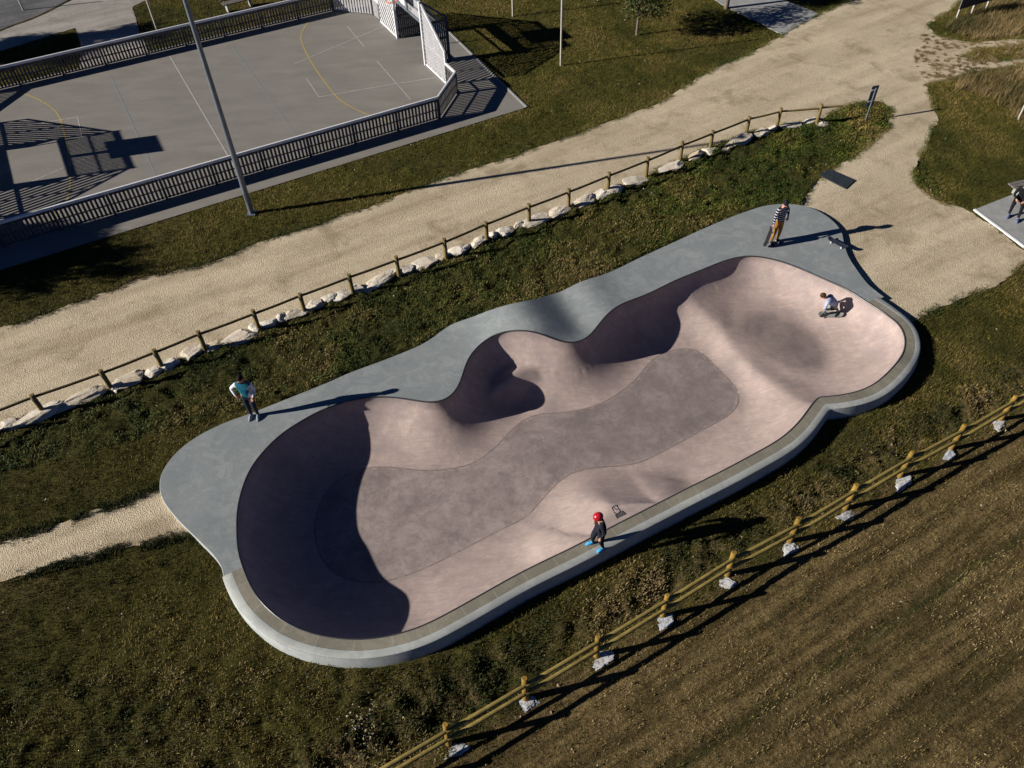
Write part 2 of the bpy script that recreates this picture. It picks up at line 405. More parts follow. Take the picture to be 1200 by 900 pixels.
OUTN = catmull([px_on(zdeck, p) for p in OUT_PX], .12, False)
# rim index of the two junctions
def near_i(pts, q): return int(((pts-q)**2).sum(1).argmin())
iL = near_i(RIM, px_on(zdeck, (283, 664))); iR = near_i(RIM, px_on(zdeck, (1016, 354)))
n = len(RIM)
arcN = [RIM[k % n] for k in range(iL if iL < iR else iL-n, iR+1)]
south_idx = [k % n for k in range(iR, (iL if iL > iR else iL+n)+1)]
arcS = np.array([RIM[k] for k in south_idx])

# --- bowl interior
FZ1, FZ2 = -1.10, -.86
FL1_PX = [(425,549.5),(440,547),(462,548),(500,552),(525,550),(550,545),(565,537),(583,522),(606,498),(627,486),(667,483),(700,475),(727,460),(747,443),(763,423),(783,412),(807,408),(823,414),(840,431),(860,451),(867,466),(860,482),(840,495),(817,507),(783,526),(747,543),(713,547),(683,550),(660,560),(640,580),(623,600),(612,610),(600,614),(550,640),(500,665),(462,679),(430,683),(400,676),(380,660),(370,635),(370,607),(381,578),(402,558)]
FL1 = soften(resample(catmull(ats(FL1_PX, FZ1), .12, True), .12), 25)
FL2_PX = [(872,372),(890,362),(915,364),(945,382),(962,402),(960,420),(945,432),(925,434),(905,424),(884,402)]
FL2 = soften(resample(catmull(ats(FL2_PX, FZ2), .12, True), .12), 25)
# hip on the south side: inclined triangle
hA = at(697, 628, .38); hB = at(713, 589, .12); hC = at(772, 589, .38)
RE = list(RIM)
ia = near_i(RIM, px_on(zdeck, (697, 627))); ic = near_i(RIM, px_on(zdeck, (772, 589)))
if ic > ia: ia, ic = ic, ia
RIMZ = zdeck(RIM)
pa, pc = RIM[ia], RIM[ic]
def zl(a, b, za, zb, n_): 
    t = np.linspace(0, 1, n_+2)[1:-1]; return [a+(b-a)*u for u in t], [za+(zb-za)*u for u in t]
za, zc, zb = RIMZ[ia]-.03, RIMZ[ic]-.03, .08
p1, z1 = zl(pc, hB, zc, zb, 14); p2, z2 = zl(hB, pa, zb, za, 14)
REP = np.array(list(RIM[:ic+1])+p1+[hB]+p2+list(RIM[ia:])); REZ = np.array(list(RIMZ[:ic+1])+z1+[zb]+z2+list(RIMZ[ia:]))
TRI = [pc, hB, pa]

def zbowl(P):
    P = np.atleast_2d(P)
    d_r, i_r, t_r = seg_near(P, REP[::2] if False else REP)
    nR = len(REP); zr = REZ[i_r]*(1-t_r)+REZ[(i_r+1) % nR]*t_r
    d1, _, _ = seg_near(P, FL1); d1 = np.where(pip(P, FL1), 0, d1)
    d2, _, _ = seg_near(P, FL2); d2 = np.where(pip(P, FL2), 0, d2)
    a = 1/(d1+.05)**2; b = 1/(d2+.05)**2; F = (FZ1*a+FZ2*b)/(a+b)
    df = np.minimum(d1, d2); w = d_r+df; D = np.maximum(zr-F, .05)
    phi = np.minimum(2*np.arctan(D/np.maximum(w, .05)), math.radians(86))
    R = np.maximum(w, .05)/np.sin(phi)
    z = F+(R-np.sqrt(np.maximum(R*R-df*df, 0)))*D/(R*(1-np.cos(phi)))
    v_ = np.clip(df/np.maximum(w, .05), 0, 1); ze = F+D*(1-np.sqrt(np.maximum(1-v_**2.0, 0))); q1, _, _ = seg_near(P, np.array(TRI), False); soft = np.clip(1-(q1-d_r)/1.3, 0, 1)*np.clip(2.2-q1/1.3, 0, 1); soft = soft*soft*(3-2*soft); zs_ = F+D*(.25*v_+.75*v_**1.8); z = (.45*z+.55*ze)*(1-soft)+zs_*soft
    # saddle between the two basins
    both = np.exp(-((d1-d2)**2)/(2*.9**2))*np.exp(-(np.maximum(1.5-d_r, 0)**2)/.5)
    z = z+np.where((d1 > 0) & (d2 > 0), .13*both*np.clip((d1+d2)/2.2, 0, 1)*np.clip(np.minimum(d1, d2)*1.3, 0, 1), 0)
    # inner ridge that splits the middle pocket
    CR = ats([(560, 466), (576, 449), (598, 436), (612, 431), (626, 429)], -.4); CRZ = np.array([-.84, -.64, -.43, -.43, -.50])
    dd, ci, ct = seg_near(P, CR, False); cz = CRZ[ci]*(1-ct)+CRZ[ci+1]*ct; zr2 = cz+.07-1.05*np.sqrt(dd**2+.07**2); kk = .05
    z = z-(.24*np.exp(-((P-at(606, 414, -.6))**2).sum(1)/(2*.34**2))+.14*np.exp(-((P-at(604, 462, -.8))**2).sum(1)/(2*.36**2)))*np.clip(d_r*2, 0, 1)
    e_ = np.clip(.5+.5*(zr2-z)/kk, 0, 1); z = z*(1-e_)+zr2*e_+kk*e_*(1-e_)
    tri = pip(P, np.array(TRI))
    if tri.any():
        A = np.array([[p[0], p[1], 1] for p in TRI]); pl = np.linalg.solve(A, np.array([zc, zb, za]))
        z = np.where(tri, P[:, 0]*pl[0]+P[:, 1]*pl[1]+pl[2], z)
    return z

def edge_pts(ring, offs):
    out = []
    tg_ = np.roll(ring, -1, 0)-np.roll(ring, 1, 0); tg_ /= np.linalg.norm(tg_, axis=1)[:, None]; nv_ = np.c_[tg_[:, 1], -tg_[:, 0]]
    if not pip(ring[10:11]+nv_[10:11]*.1, ring)[0]: nv_ = -nv_
    for k, o_ in enumerate(offs):
        q = ring+nv_*o_
        if k: q = q[::1]
        q = q[pip(q, ring)]; q = q[seg_near(q, ring)[0] > o_*.93]; out.append(q)
    return np.vstack(out)
def tri_region(outer, holes, inner_lines, step, keep, extra=None):
    """constrained triangulation: returns verts2d, faces"""
    V = []; E = []
    for ring, closed in [(outer, True)]+[(h, True) for h in holes]+[(l, c) for l, c in inner_lines]:
        b = len(V); V += [tuple(p) for p in ring]; m = len(ring)
        E += [(b+i, b+(i+1) % m) for i in range(m if closed else m-1)]
    o = np.array(outer); lo = o.min(0); hi = o.max(0)
    gx, gy = np.meshgrid(np.arange(lo[0], hi[0], step), np.arange(lo[1], hi[1], step*.87))
    gx = gx+((np.arange(gx.shape[0]) % 2)*step*.5)[:, None]
    G = np.c_[gx.ravel(), gy.ravel()]; G = G[pip(G, o)]
    C = np.array(V); ok = np.ones(len(G), bool)
    for ch in range(0, len(G), 2000):
        q = G[ch:ch+2000]; ok[ch:ch+2000] = (((q[:, None]-C[None])**2).sum(2).min(1)) > (step*.45)**2
    G = G[ok]
    if extra is not None: G = np.vstack([G[seg_near(G, np.array(outer))[0] > extra[-1]+.05], edge_pts(np.array(outer), extra)])
    V += [tuple(p) for p in G]
    r = delaunay_2d_cdt([Vector(v) for v in V], E, [], 0, 1e-5)
    v2 = np.array([tuple(v) for v in r[0]]); F = [f for f in r[2]]
    T = np.array(F); cen = v2[T].mean(1); k = keep(cen)
    F = T[k]
    # make counter-clockwise
    a, b, c = v2[F[:, 0]], v2[F[:, 1]], v2[F[:, 2]]
    cr = (b[:, 0]-a[:, 0])*(c[:, 1]-a[:, 1])-(b[:, 1]-a[:, 1])*(c[:, 0]-a[:, 0])
    F[cr < 0] = F[cr < 0][:, ::-1]
    used = np.unique(F); mp = -np.ones(len(v2), int); mp[used] = np.arange(len(used))
    return v2[used], mp[F]

CEX = np.array([math.cos(math.radians(24)), math.sin(math.radians(24))])
park = empty('skate_bowl', (0, 0, 0)); tag(park, 'pink concrete skate bowl with grey deck and raised kerb, centre of the picture', 'skate bowl')
v2, F = tri_region(RIM, [], [(FL1, True), (np.array([pc]+p1+[hB]+p2+[pa]), False)], .1, lambda c: pip(c, RIM), (.02, .045, .08, .125, .18, .25, .33, .42))
z = zbowl(v2)
dr, ir, tr = seg_near(v2, RIM); onrim = dr < .004
z[onrim] = RIMZ[ir[onrim]]*(1-tr[onrim])+RIMZ[(ir[onrim]+1) % n]*tr[onrim]
E_ = np.vstack([F[:, [0, 1]], F[:, [1, 2]], F[:, [2, 0]]]); E_ = np.vstack([E_, E_[:, ::-1]])
cnt = np.bincount(E_[:, 0], minlength=len(v2))
for it in range(3):
    av = np.bincount(E_[:, 0], weights=z[E_[:, 1]], minlength=len(v2))/cnt
    z = np.where(onrim, z, z+(av-z)*.5*np.clip((dr-.35)*4, 0, 1))
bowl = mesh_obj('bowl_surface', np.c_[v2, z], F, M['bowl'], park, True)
d1, _, _ = seg_near(v2, FL1); fattr(bowl, 'fd', np.clip(np.where(pip(v2, FL1), -d1, d1), -1, 1))
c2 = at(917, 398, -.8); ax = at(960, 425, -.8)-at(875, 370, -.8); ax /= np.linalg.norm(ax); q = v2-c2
el = np.sqrt((q@ax/1.75)**2+((q@np.array([-ax[1], ax[0]]))/1.05)**2)  # ellipse mask for the painted shade and wear on the right pool floor
fattr(bowl, 'worn_shade', np.clip((1.12-el)*2.4, 0, .8)); fattr(bowl, 'rimd', dr)
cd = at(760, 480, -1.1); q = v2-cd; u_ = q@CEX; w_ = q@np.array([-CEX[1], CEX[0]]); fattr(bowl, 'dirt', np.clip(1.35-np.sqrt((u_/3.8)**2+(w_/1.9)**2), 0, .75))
JL = [[(490,675),(484,697)],[(862,340),(857,372)],[(640,600),(668,640)],[(766,557),(785,563)],[(526,500),(548,543)],[(622,602),(655,622)],[(858,497),(890,512)]]
jd = np.full(len(v2), 1e3)
for L in JL:
    d, _, _ = seg_near(v2, ats(L, -.6), False); jd = np.minimum(jd, d)
fattr(bowl, 'joint', jd)

# deck
outer = np.array(list(arcN)+[np.array(p) for p in OUTN[::-1]])
v2, F = tri_region(outer, [], [], .16, lambda c: pip(c, outer))
mesh_obj('deck', np.c_[v2, zdeck(v2)], F, M['deck'], park, True)
# deck skirt (the slab's outer edge)
zo = zdeck(OUTN); V = []; F = []
dn = np.gradient(OUTN, axis=0); nn = np.c_[-dn[:, 1], dn[:, 0]]; nn /= np.linalg.norm(nn, axis=1)[:, None]
for p, z_, nv in zip(OUTN, zo, nn): V += [(*p, z_), (*(p+nv*.012), z_-.015), (*(p+nv*.014), -.25)]
for i in range(len(OUTN)-1):
    for k in (0, 1): a = i*3+k; F.append((a, a+1, a+4, a+3))
mesh_obj('deck_edge', V, F, M['rim_strip'], park)

# southern kerb: coping, strip, outer wall
tg = np.gradient(arcS, axis=0); ln = np.linalg.norm(tg, axis=1); tg /= ln[:, None]
nrm = np.c_[-tg[:, 1], tg[:, 0]]
ker = np.hanning(13); ker /= ker.sum()
pad = np.vstack([np.repeat(nrm[:1], 6, 0), nrm, np.repeat(nrm[-1:], 6, 0)])
nrm = np.c_[np.convolve(pad[:, 0], ker, 'valid'), np.convolve(pad[:, 1], ker, 'valid')]; nrm /= np.linalg.norm(nrm, axis=1)[:, None]
if pip((arcS+nrm*.2)[len(arcS)//2:len(arcS)//2+1], RIM)[0]: nrm = -nrm
arc = np.r_[0, np.cumsum(np.linalg.norm(np.diff(arcS, axis=0), axis=1))]
zs = zdeck(arcS)
def loft(name, offs, mat, smooth=False, smooth_line=0):
    V = []; F = []; A = []
    for i in range(len(arcS)):
        for o_, dz, absz in offs:
            wf = 1+(o_ > .3)*(.12*math.exp(-((arc[-1]-arc[i])/.9)**2)+.16*math.exp(-(arc[i]/.6)**2)); p = arcS[i]+nrm[i]*o_*wf; V.append([p[0], p[1], (zs[i]+dz) if absz is None else absz]); A.append(arc[i])
    V = np.array(V); m = len(offs)
    for _ in range(smooth_line):
        W = V.reshape(-1, m, 3); W[1:-1, 1:] = .25*W[:-2, 1:]+.5*W[1:-1, 1:]+.25*W[2:, 1:]; V = W.reshape(-1, 3)
    for i in range(len(arcS)-1):
        for k in range(m-1): a = i*m+k; F.append((a, a+1, a+m+1, a+m))
    o = mesh_obj(name, V, F, mat, park, smooth)
    bm = bmesh.new(); bm.from_mesh(o.data); bmesh.ops.recalc_face_normals(bm, faces=bm.faces)
    if sum(f.normal.z for f in bm.faces) < 0: bmesh.ops.reverse_faces(bm, faces=bm.faces)
    bm.to_mesh(o.data); bm.free(); fattr(o, 'arc', A); return o
loft('coping', [(0, 0, None), (.28, 0, None)], M['coping'], False, 6)
loft('kerb_strip', [(.28, 0, None), (.43, .0, None), (.465, -.025, None)], M['rim_strip'], True, 6)
loft('outer_wall', [(.465, -.025, None), (.48, -.12, None), (.50, -.3, None), (.52, 0, -.25)], M['wall'], True, 6)
OUTS = arcS+nrm*.48
# steel pipe along the rim
mb = MB(); R3 = [(p[0], p[1], zz-.012) for p, zz in zip(RIM, RIMZ)]; R3.append(R3[0]); R3.append(R3[1])
mb.tube(R3, .026, 6, False); mb.build('coping_pipe', M['pipe'], park, True)
BOWL_OUT = np.vstack([OUTN, OUTS])      # full outer outline

# little hatched stencil marks on the hip
def hipz(P):
    A = np.array([[p[0], p[1], 1] for p in TRI]); pl = np.linalg.solve(A, np.array([zc, zb, za])); P = np.atleast_2d(P)
    return P[:, 0]*pl[0]+P[:, 1]*pl[1]+pl[2]
mk = MB()
def mark(a, b, w=.018):
    A = px_on(hipz, a); B = px_on(hipz, b); A3 = (*A, float(hipz(A)[0])+.006); B3 = (*B, float(hipz(B)[0])+.006); mk.bar(A3, B3, w, .004)
for s in [((717,595),(722,592)),((722,592),(726,598)),((717,595),(719,599)),((719,600),(723,603)),((723,603),(727,599)),((727,599),(724,595)),((719,595),(724,598))]: mark(*s)
for k in range(5): mark((721+k*.5, 603.5+k*1.0), (729.5+k*1.0, 599+k*.9), .02)
mark((721, 603), (723.5, 608)); mark((729, 598.5), (733.5, 602.5))
mk.build('stencil_mark', M['grate'], park)

# ------------------------------------------------------------------ ragged sheets: paths
def ragged(px, z=0, amp=.10, step=.07, seed=0):
    P = ats(px, z); out = []
    m = len(P)
    for i in range(m):
        a, b = P[i], P[(i+1) % m]; L = np.linalg.norm(b-a); k = max(1, int(L/step)); d = (b-a)/max(L, 1e-6); nv = np.array([-d[1], d[0]])
        for j in range(k):
            p = a+(b-a)*j/k; w = (fbm(p[0], p[1], 2.2, 4)-.5)*2.6*amp; out.append(p+nv*w)
    return np.array(out)
def sheet(name, poly, z, mat, kind='structure'):
    t = tessellate_polygon([[Vector((p[0], p[1], 0)) for p in poly]])
    V = [(p[0], p[1], z) for p in poly]; F = []
    for f in t:
        a, b, c = (V[i] for i in f)
        cr = (b[0]-a[0])*(c[1]-a[1])-(b[1]-a[1])*(c[0]-a[0]); F.append(f if cr > 0 else f[::-1])
    o = mesh_obj(name, V, F, mat); o['kind'] = kind; return o
NFB = [(52,484),(131,456),(191,432),(241,411),(304,387),(357,366),(414,344),(468,324),(523,303),(571,282),(620,262),(666,244),(712,225),(757,207),(797,189),(832,175),(874,158),(910,149),(957,145)]
ROAD_PX = [(-120,432),(-60,408),(0,385),(32,376),(75,360),(112,347),(170,325),(232,312),(267,300),(300,286),(332,276),(375,264),(400,251),(430,245),(475,225),(525,207),(560,195),(600,184),(647,166),(695,150),(732,136),(775,119),(807,99),(837,80),(875,65),(900,51),(917,41),(961,16),(997,0),(1040,-25),(1100,-60),(1200,-60),(1150,-20),(1122,5),(1107,17),(1087,30),(1100,42),(1140,50),(1200,45),(1280,41),(1280,52),(1200,53),(1150,57),(1128,66),(1150,74),(1200,69),(1280,65),(1280,80),(1200,77),(1150,82),(1120,90),(1085,100),(1092,120),(1100,140),(1090,160),(1077,185),(1070,202),(1075,217),(1085,226),(1100,236),(1125,242),(1141,249),(1200,293),(1225,311),(1212,306),(1200,311),(1182,325),(1160,337),(1137,347),(1115,355),(1087,365),(1072,380),(1058,385),(1020,345),(985,300),(972,262),(940,248),(938,241),(947,222),(960,210),(977,197),(1007,180),(1025,165),(1042,147),(1044,128),(1035,119),(1000,120),(980,130),(957,142)]+[(p[0], p[1]-1) for p in NFB[::-1][1:]]+[(0,503),(-60,527),(-120,552)]
LEFT_PX = [(-120,662),(-60,648),(0,634),(32,625),(67,615),(107,600),(140,591),(175,577),(187,570),(215,575),(245,632),(222,627),(195,632),(140,645),(92,657),(37,672),(0,682),(-60,700),(-120,715)]
ROAD = ragged(ROAD_PX, 0, .10); LEFTP = ragged(LEFT_PX, 0, .09)
sheet('gravel_path', ROAD, .006, M['gravel']); sheet('gravel_path', LEFTP, .006, M['gravel'])
UP_PX = [(-100,80),(0,37),(48,19),(85,0),(150,-35),(260,-60),(172,0),(155,8),(163,34),(185,90),(94,90),(94,52),(88,33),(0,60),(-100,98)]
UPP = ragged(UP_PX, 0, .04); sheet('upper_path', UPP, .006, M['gravel_grey'])
PEB = ragged([(-100,76),(0,35),(48,17),(84,-2),(150,-37),(60,-80),(-150,-40)], 0, .03); sheet('pebble_bed', PEB, .004, M['pebble'])
# concrete pavings
SLAB1 = ats([(820,-12),(850,8),(890,27),(917,41),(961,17),(919,0),(860,-32)]); SLAB2 = ats([(1141,247),(1187,229),(1290,190),(1330,390),(1200,291)])
def slab(name, P, z=.03):
    mb = MB(); cr = sum(P[i][0]*P[(i+1) % len(P)][1]-P[(i+1) % len(P)][0]*P[i][1] for i in range(len(P)))
    mb.prism(P if cr > 0 else P[::-1], -.1, z); o = mb.build(name, M['slab']); o['kind'] = 'structure'; return o
slab('concrete_paving', SLAB1, .02); slab('concrete_paving', SLAB2, .06)
kb = MB(); a, b = SLAB2[0], SLAB2[4]; kb.bar((*a, .055), (*b, .055), .08, .06); o = kb.build('kerb', M['white_rail']); o['kind'] = 'structure'

# ------------------------------------------------------------------ ball court frame
CE1 = np.array([math.cos(math.radians(27.5)), math.sin(math.radians(27.5))]); CE2 = np.array([-CE1[1], CE1[0]])
def C(s, nn_): return CE1*s+CE2*nn_
NN, NF, SE, SC = 30.2, 43.5, 14.25, 3.68; SW = 2*SC-SE; NC = (NN+NF)/2
COURT = np.array([C(-30, NN-1.55), C(SE+2.0, NN-1.55), C(SE+2.0, NF+.3), C(-30, NF+.35)])
COURT[1] = at(617, 126); COURT[2] = at(617, 126)+(at(525, 37)-at(617, 126))*1.42
COURT = np.insert(COURT, 3, C(SE+.4, NF+.35), 0)
COURT[0] = at(617, 126)+(at(0, 317)-at(617, 126))*1.9
sheet('court_floor', ragged([(0, 0)], 0) if False else COURT, .012, M['asphalt'])
kb = MB(); kb.bar((*COURT[1], .02), (*COURT[2], .02), .09, .05); o = kb.build('kerb', M['slab']); o['kind'] = 'structure'
lines = []
def stripe(pts, w, mat, z=.017):
    pts = np.array(pts); d = np.gradient(pts, axis=0); d /= np.linalg.norm(d, axis=1)[:, None]; nv = np.c_[-d[:, 1], d[:, 0]]*w/2
    V = []; F = []
    for p, q_ in zip(pts, nv): V += [(*(p-q_), z), (*(p+q_), z)]
    for i in range(len(pts)-1): F.append((2*i, 2*i+2, 2*i+3, 2*i+1))
    return V, F, mat
def lines_obj(name, ls, mat):
    V = []; F = []
    for v, f, _ in ls: b = len(V); V += v; F += [tuple(b+i for i in q_) for q_ in f]
    o = mesh_obj(name, V, F, mat); o['kind'] = 'structure'
W_ = []; B_ = []; Y_ = []
W_.append(stripe([C(SC, NN+.6), C(SC, NF-.8)], .06, 0))
for s in (SC-2.97, SC+3.0): B_.append(stripe([C(s, NN+.9), C(s, NF-1.2)], .05, 0))
for sg in (1, -1):
    def CC(s, k): return C(SC+sg*s, NC+sg*k)
    L = SE-SC
    AP = catmull([(11.25, 43.2), (10.83, 42.7), (10.26, 41.85), (9.93, 41.0), (9.62, 39.06), (9.42, 36.3), (9.45, 33.9), (10.1, 32.0), (10.9, 30.7)], .15)
    Y_.append(stripe([CC(q_[0]-SC, q_[1]-NC) for q_ in AP], .08, 0))
    for seg in [((345,75),(452,30)),((359,92),(374,114)),((374,114),(460,99)),((460,99),(512,91)),((407,31),(427,55)),((442,72),(481,117))]:
        P0, P1 = at(*seg[0]), at(*seg[1])
        if sg < 0: P0 = 2*C(SC, NC)-P0; P1 = 2*C(SC, NC)-P1
        W_.append(stripe([P0, P1], .05, 0, .0175))
lines_obj('court_marking', W_, M['line_white']); lines_obj('court_marking', B_, M['line_blue'])
for i, (v, f, m_) in enumerate(Y_): Y_[i] = ([(a, b, .0165) for a, b, c in v], f, m_)
lines_obj('court_marking', Y_, M['line_yellow'])

def board_fence(name, pts, label, light=False, h=1.0, group=None):
    """low slatted board round the court: top rail, posts, one slat panel per bay"""
    t = empty(name, (pts[0][0], pts[0][1], 0)); o0 = Vector((pts[0][0], pts[0][1], 0)); tag(t, label, 'court boards', group)
    rl = MB()
    for a, b in zip(pts[:-1], pts[1:]):
        rl.bar(Vector((*a, h))-o0, Vector((*b, h))-o0, .07, .11)
    rl.build('top_rail', M['white_rail'], t)
    for a, b in zip(pts[:-1], pts[1:]):
        a = np.array(a); b = np.array(b); L = np.linalg.norm(b-a); d = (b-a)/L; nv = np.array([-d[1], d[0]]); k = max(1, round(L/1.95)); bay = L/k
        ang = math.atan2(d[1], d[0]); R = Matrix.Rotation(ang, 3, 'Z')
        for i in range(k):
            pm = MB(); s0 = i*bay+.06; s1 = (i+1)*bay-.06; m = max(2, round((s1-s0)/.16)); 
            for j in range(m):
                c_ = a+d*(s0+(j+.5)*(s1-s0)/m); pm.box(Vector((*c_, .47))-o0, (.088, .025, .84), R)
            for zz in (.88, .45, .08):
                c_ = a+d*(s0+s1)/2+nv*.03; pm.box(Vector((*c_, zz))-o0, (s1-s0, .03, .12 if zz > .8 else .05), R)
            pm.build('slat_panel', M['slat_light'] if light else M['slat'], t)
            q = MB(); c_ = a+d*(i*bay)+nv*.0; q.box(Vector((*c_, .47))-o0, (.1, .09, .94), R); q.build('post', M['steel_dark'], t)
        q = MB(); q.box(Vector((*(b-d*.02), .465))-o0, (.1, .09, .93), R)
        q.build('post', M['steel_dark'], t)
    return t
board_fence('court_board', [C(SW+1.7, NN), C(SE-1.66, NN)], 'long slatted board with white top rail, near side of the ball court')
board_fence('court_board', [C(SE-1.66, NF), C(SW+1.7, NF)], 'long slatted board on the far side of the ball court')
def corner(cx, sgn, label):
    s0 = SC+cx*(SE-SC); s1 = SC+cx*(SE-SC-1.66)
    n0 = NN if sgn < 0 else NF; n1 = NC+sgn*(6.65-1.66); n2 = NC+sgn*(4.0)
    board_fence('court_board', [C(s1, n0), C(s0, n1), C(s0, n2)], label, light=(sgn > 0 and cx > 0))
corner(1, -1, 'short angled board closing the near right corner of the ball court')
corner(1, 1, 'short pale angled board at the far corner beside the goal with the orange hoop')
corner(-1, -1, 'short angled board at the near left corner of the ball court'); corner(-1, 1, 'short angled board at the far left corner of the ball court')

def goal(label, loc, rz):
    t = empty('court_goal', (*loc, 0), rz); tag(t, label, 'goal')
    # local x: outwards from the court, local y: along the end wall
    def panel(name, x, y0, y1, h0, h1, zb, mat, mode, pitch=.13, w=.07):
        mb = MB(); L = y1-y0
        def H(y): return h0+(h1-h0)*(y-y0)/L
        if mode == 'vert':
            k = int(L/pitch)
            for j in range(k):
                y = y0+(j+.5)*L/k; mb.box((x, y, (zb+H(y))/2), (.022, w, H(y)-zb))
        else:                                       # diagonal slats rising towards the goal mouth
            sg = 1 if h1 > h0 else -1; c = -3.0
            while c < 6:
                pts = []
                ys = np.linspace(y0, y1, 60); zz = zb+c+(ys-y0 if sg > 0 else y1-ys)*1.0
                ok = [(y, q_) for y, q_ in zip(ys, zz) if zb <= q_ <= H(y)]
                if len(ok) > 2: mb.bar((x, ok[0][0], ok[0][1]), (x, ok[-1][0], ok[-1][1]), .03, .085)
                c += .2
        mb.build(name, mat, t)
    for sg in (-1, 1):
        ya, yb = (1.7, 4.0)
        if sg > 0: panel('wing_panel', 0, 1.75, 3.95, 2.85, 1.5, .1, M['slat_light'], 'diag')
        else: panel('wing_panel', 0, -3.95, -1.75, 1.5, 2.85, .1, M['slat_light'], 'diag')
        f = MB(); f.bar((-.05, sg*1.7, 0), (-.05, sg*1.7, 3.0), .1, .1); f.bar((0, sg*4.0, 0), (0, sg*4.0, 1.55), .08, .08)
        f.bar((.0, sg*1.7, 2.9), (0, sg*4.0, 1.53), .07, .07); f.bar((-.03, sg*1.78, .06), (-.03, sg*3.95, .06), .06, .08); f.bar((.04, sg*2.85, .1), (.04, sg*2.85, 2.2), .06, .06); f.bar((.04, sg*1.75, 1.1), (.04, sg*3.95, 1.1), .06, .06)
        f.build('wing_frame', M['white_rail'], t)
        s = MB()
        for j in range(11): s.box((.12+j*.105, sg*1.7, 1.0), (.075, .03, 1.95))
        for zz in (.4, 1.1, 1.9): s.box((.65, sg*1.735, zz), (1.2, .03, .1))
        s.build('side_panel', M['steel_dark'], t)
        b = MB(); b.tube([(1.25, sg*1.7, 0), (1.25, sg*1.7, 2.0)], .045); b.tube([(1.25, sg*1.7, 2.0), (.0, sg*1.7, 2.95)], .04); b.tube([(1.25, sg*1.7, 1.1), (1.25, sg*.02, 1.1)], .04)
        b.build('back_brace', M['blue_steel'], t)
    u = MB(); u.bar((0, -1.65, 2.0), (0, 1.65, 2.0), .09, .12); u.bar((0, -1.65, 2.95), (0, 1.65, 2.95), .12, .1); u.bar((0, -1.65, 2.47), (0, 1.65, 2.47), .05, .04)
    u.bar((0, 0, 2.06), (0, 0, 2.9), .16, .06); u.build('crossbar', M['galv'], t)
    panel('upper_panel', .03, -1.62, 1.62, 2.9, 2.9, 2.06, M['slat_light'], 'vert', .11, .07)
    k = MB(); k.bar((1.25, -1.65, 1.45), (1.25, 1.65, 1.45), .04, .3); k.bar((1.25, -1.65, .06), (1.25, 1.65, .06), .06, .08); k.bar((1.25, 0, .1), (1.25, 0, 1.3), .06, .06); k.build('back_rail', M['steel_dark'], t)
    a = MB(); a.bar((.02, 0, 2.9), (-.35, 0, 3.05), .08, .08); a.build('backboard_arm', M['galv'], t)
    bb = MB(); bb.box((-.38, 0, 2.98), (.035, 1.5, .9)); bb.build('backboard', M['board_white'], t)
    h = MB(); ring = [(-.75+.26*math.cos(x), .26*math.sin(x), 2.6) for x in np.linspace(0, 2*PI, 25)]; h.tube(ring, .02, 6, False); h.bar((-.40, 0, 2.6), (-.43, 0, 2.6), .12, .1)
    h.build('hoop', M['orange'], t)
    nt_ = MB()
    for j in range(12):
        x = 2*PI*j/12; nt_.tube([(-.75+.25*math.cos(x), .25*math.sin(x), 2.59), (-.75+.15*math.cos(x+.5), .13*math.sin(x+.5), 2.2)], .006, 4)
    nt_.build('net', M['board_white'], t)
    return t
goal('slatted goal with orange basketball hoop closing the right end of the ball court', C(SE, NC), math.radians(27.5))
goal('slatted goal at the left end of the ball court that throws the barred shadow', C(SW, NC), math.radians(207.5))

# ------------------------------------------------------------------ fences
def line_heading(a, b): return math.atan2(b[1]-a[1], b[0]-a[0])
nf = empty('wooden_fence', (*at(*NFB[0]), 0)); tag(nf, 'post and single rail wooden fence on white rocks beside the wide gravel path', 'fence')
NP = [at(-75, 538), at(-12, 509)]+[at(*p) for p in NFB]
o0 = Vector((*at(*NFB[0]), 0))
for i, p in enumerate(NP):
    h = .86+random.uniform(-.03, .04); lean = (random.uniform(-.02, .02), random.uniform(-.02, .02)); b = Vector((*p, -.1))-o0
    mb = MB(); mb.tube([b, b+Vector((lean[0], lean[1], h+.09)), b+Vector((lean[0], lean[1], h+.1))], [.075, .073, .06], 12); mb.build('post', M['wood_olive'], nf, True)
for i in range(len(NP)-1):
    a, b = Vector((*NP[i], .72))-o0, Vector((*NP[i+1], .72+random.uniform(-.01, .01)))-o0
    mb = MB(); mb.tube([a, (a+b)/2+Vector((0, 0, -.01)), b], .042, 8); mb.build('rail', M['wood_dark'] if i < 18 else M['wood_olive'], nf, True)
a = Vector((*NP[-1], .73))-o0; b = Vector((*at(982, 143), .75))-o0; mb = MB(); mb.tube([a, b], .042, 8); mb.build('rail', M['wood_olive'], nf, True)

SFB = [(526,872),(616,819),(699,769),(776,722),(852,674),(925,635),(990,596),(1054,558),(1114,526),(1172,492)]
SP = [at(*p) for p in SFB]; step = SP[1]-SP[0]; SP = [SP[0]-step*2, SP[0]-step]+SP+[SP[-1]+(SP[-1]-SP[-2]), SP[-1]+(SP[-1]-SP[-2])*2]
o0 = Vector((*SP[2], 0)); sf = empty('wooden_fence', o0); tag(sf, 'yellow pine fence with two rails along the brown field, lower right', 'fence')
for p in SP:
    b = Vector((*p, -.1))-o0; h = 1.17+random.uniform(-.02, .03)
    ln_ = Vector((random.uniform(-.03, .03), random.uniform(-.03, .03), 0)); r_ = random.uniform(.066, .078)
    mb = MB(); mb.tube([b, b+ln_*.5+Vector((0, 0, .6)), b+ln_+Vector((0, 0, h-.03)), b+ln_+Vector((0, 0, h-.028)), b+ln_+Vector((0, 0, h))], [r_, r_*.97, r_*.95, r_*.94, r_*.72], 14); mb.build('post', M['wood_yellow'], sf, True)
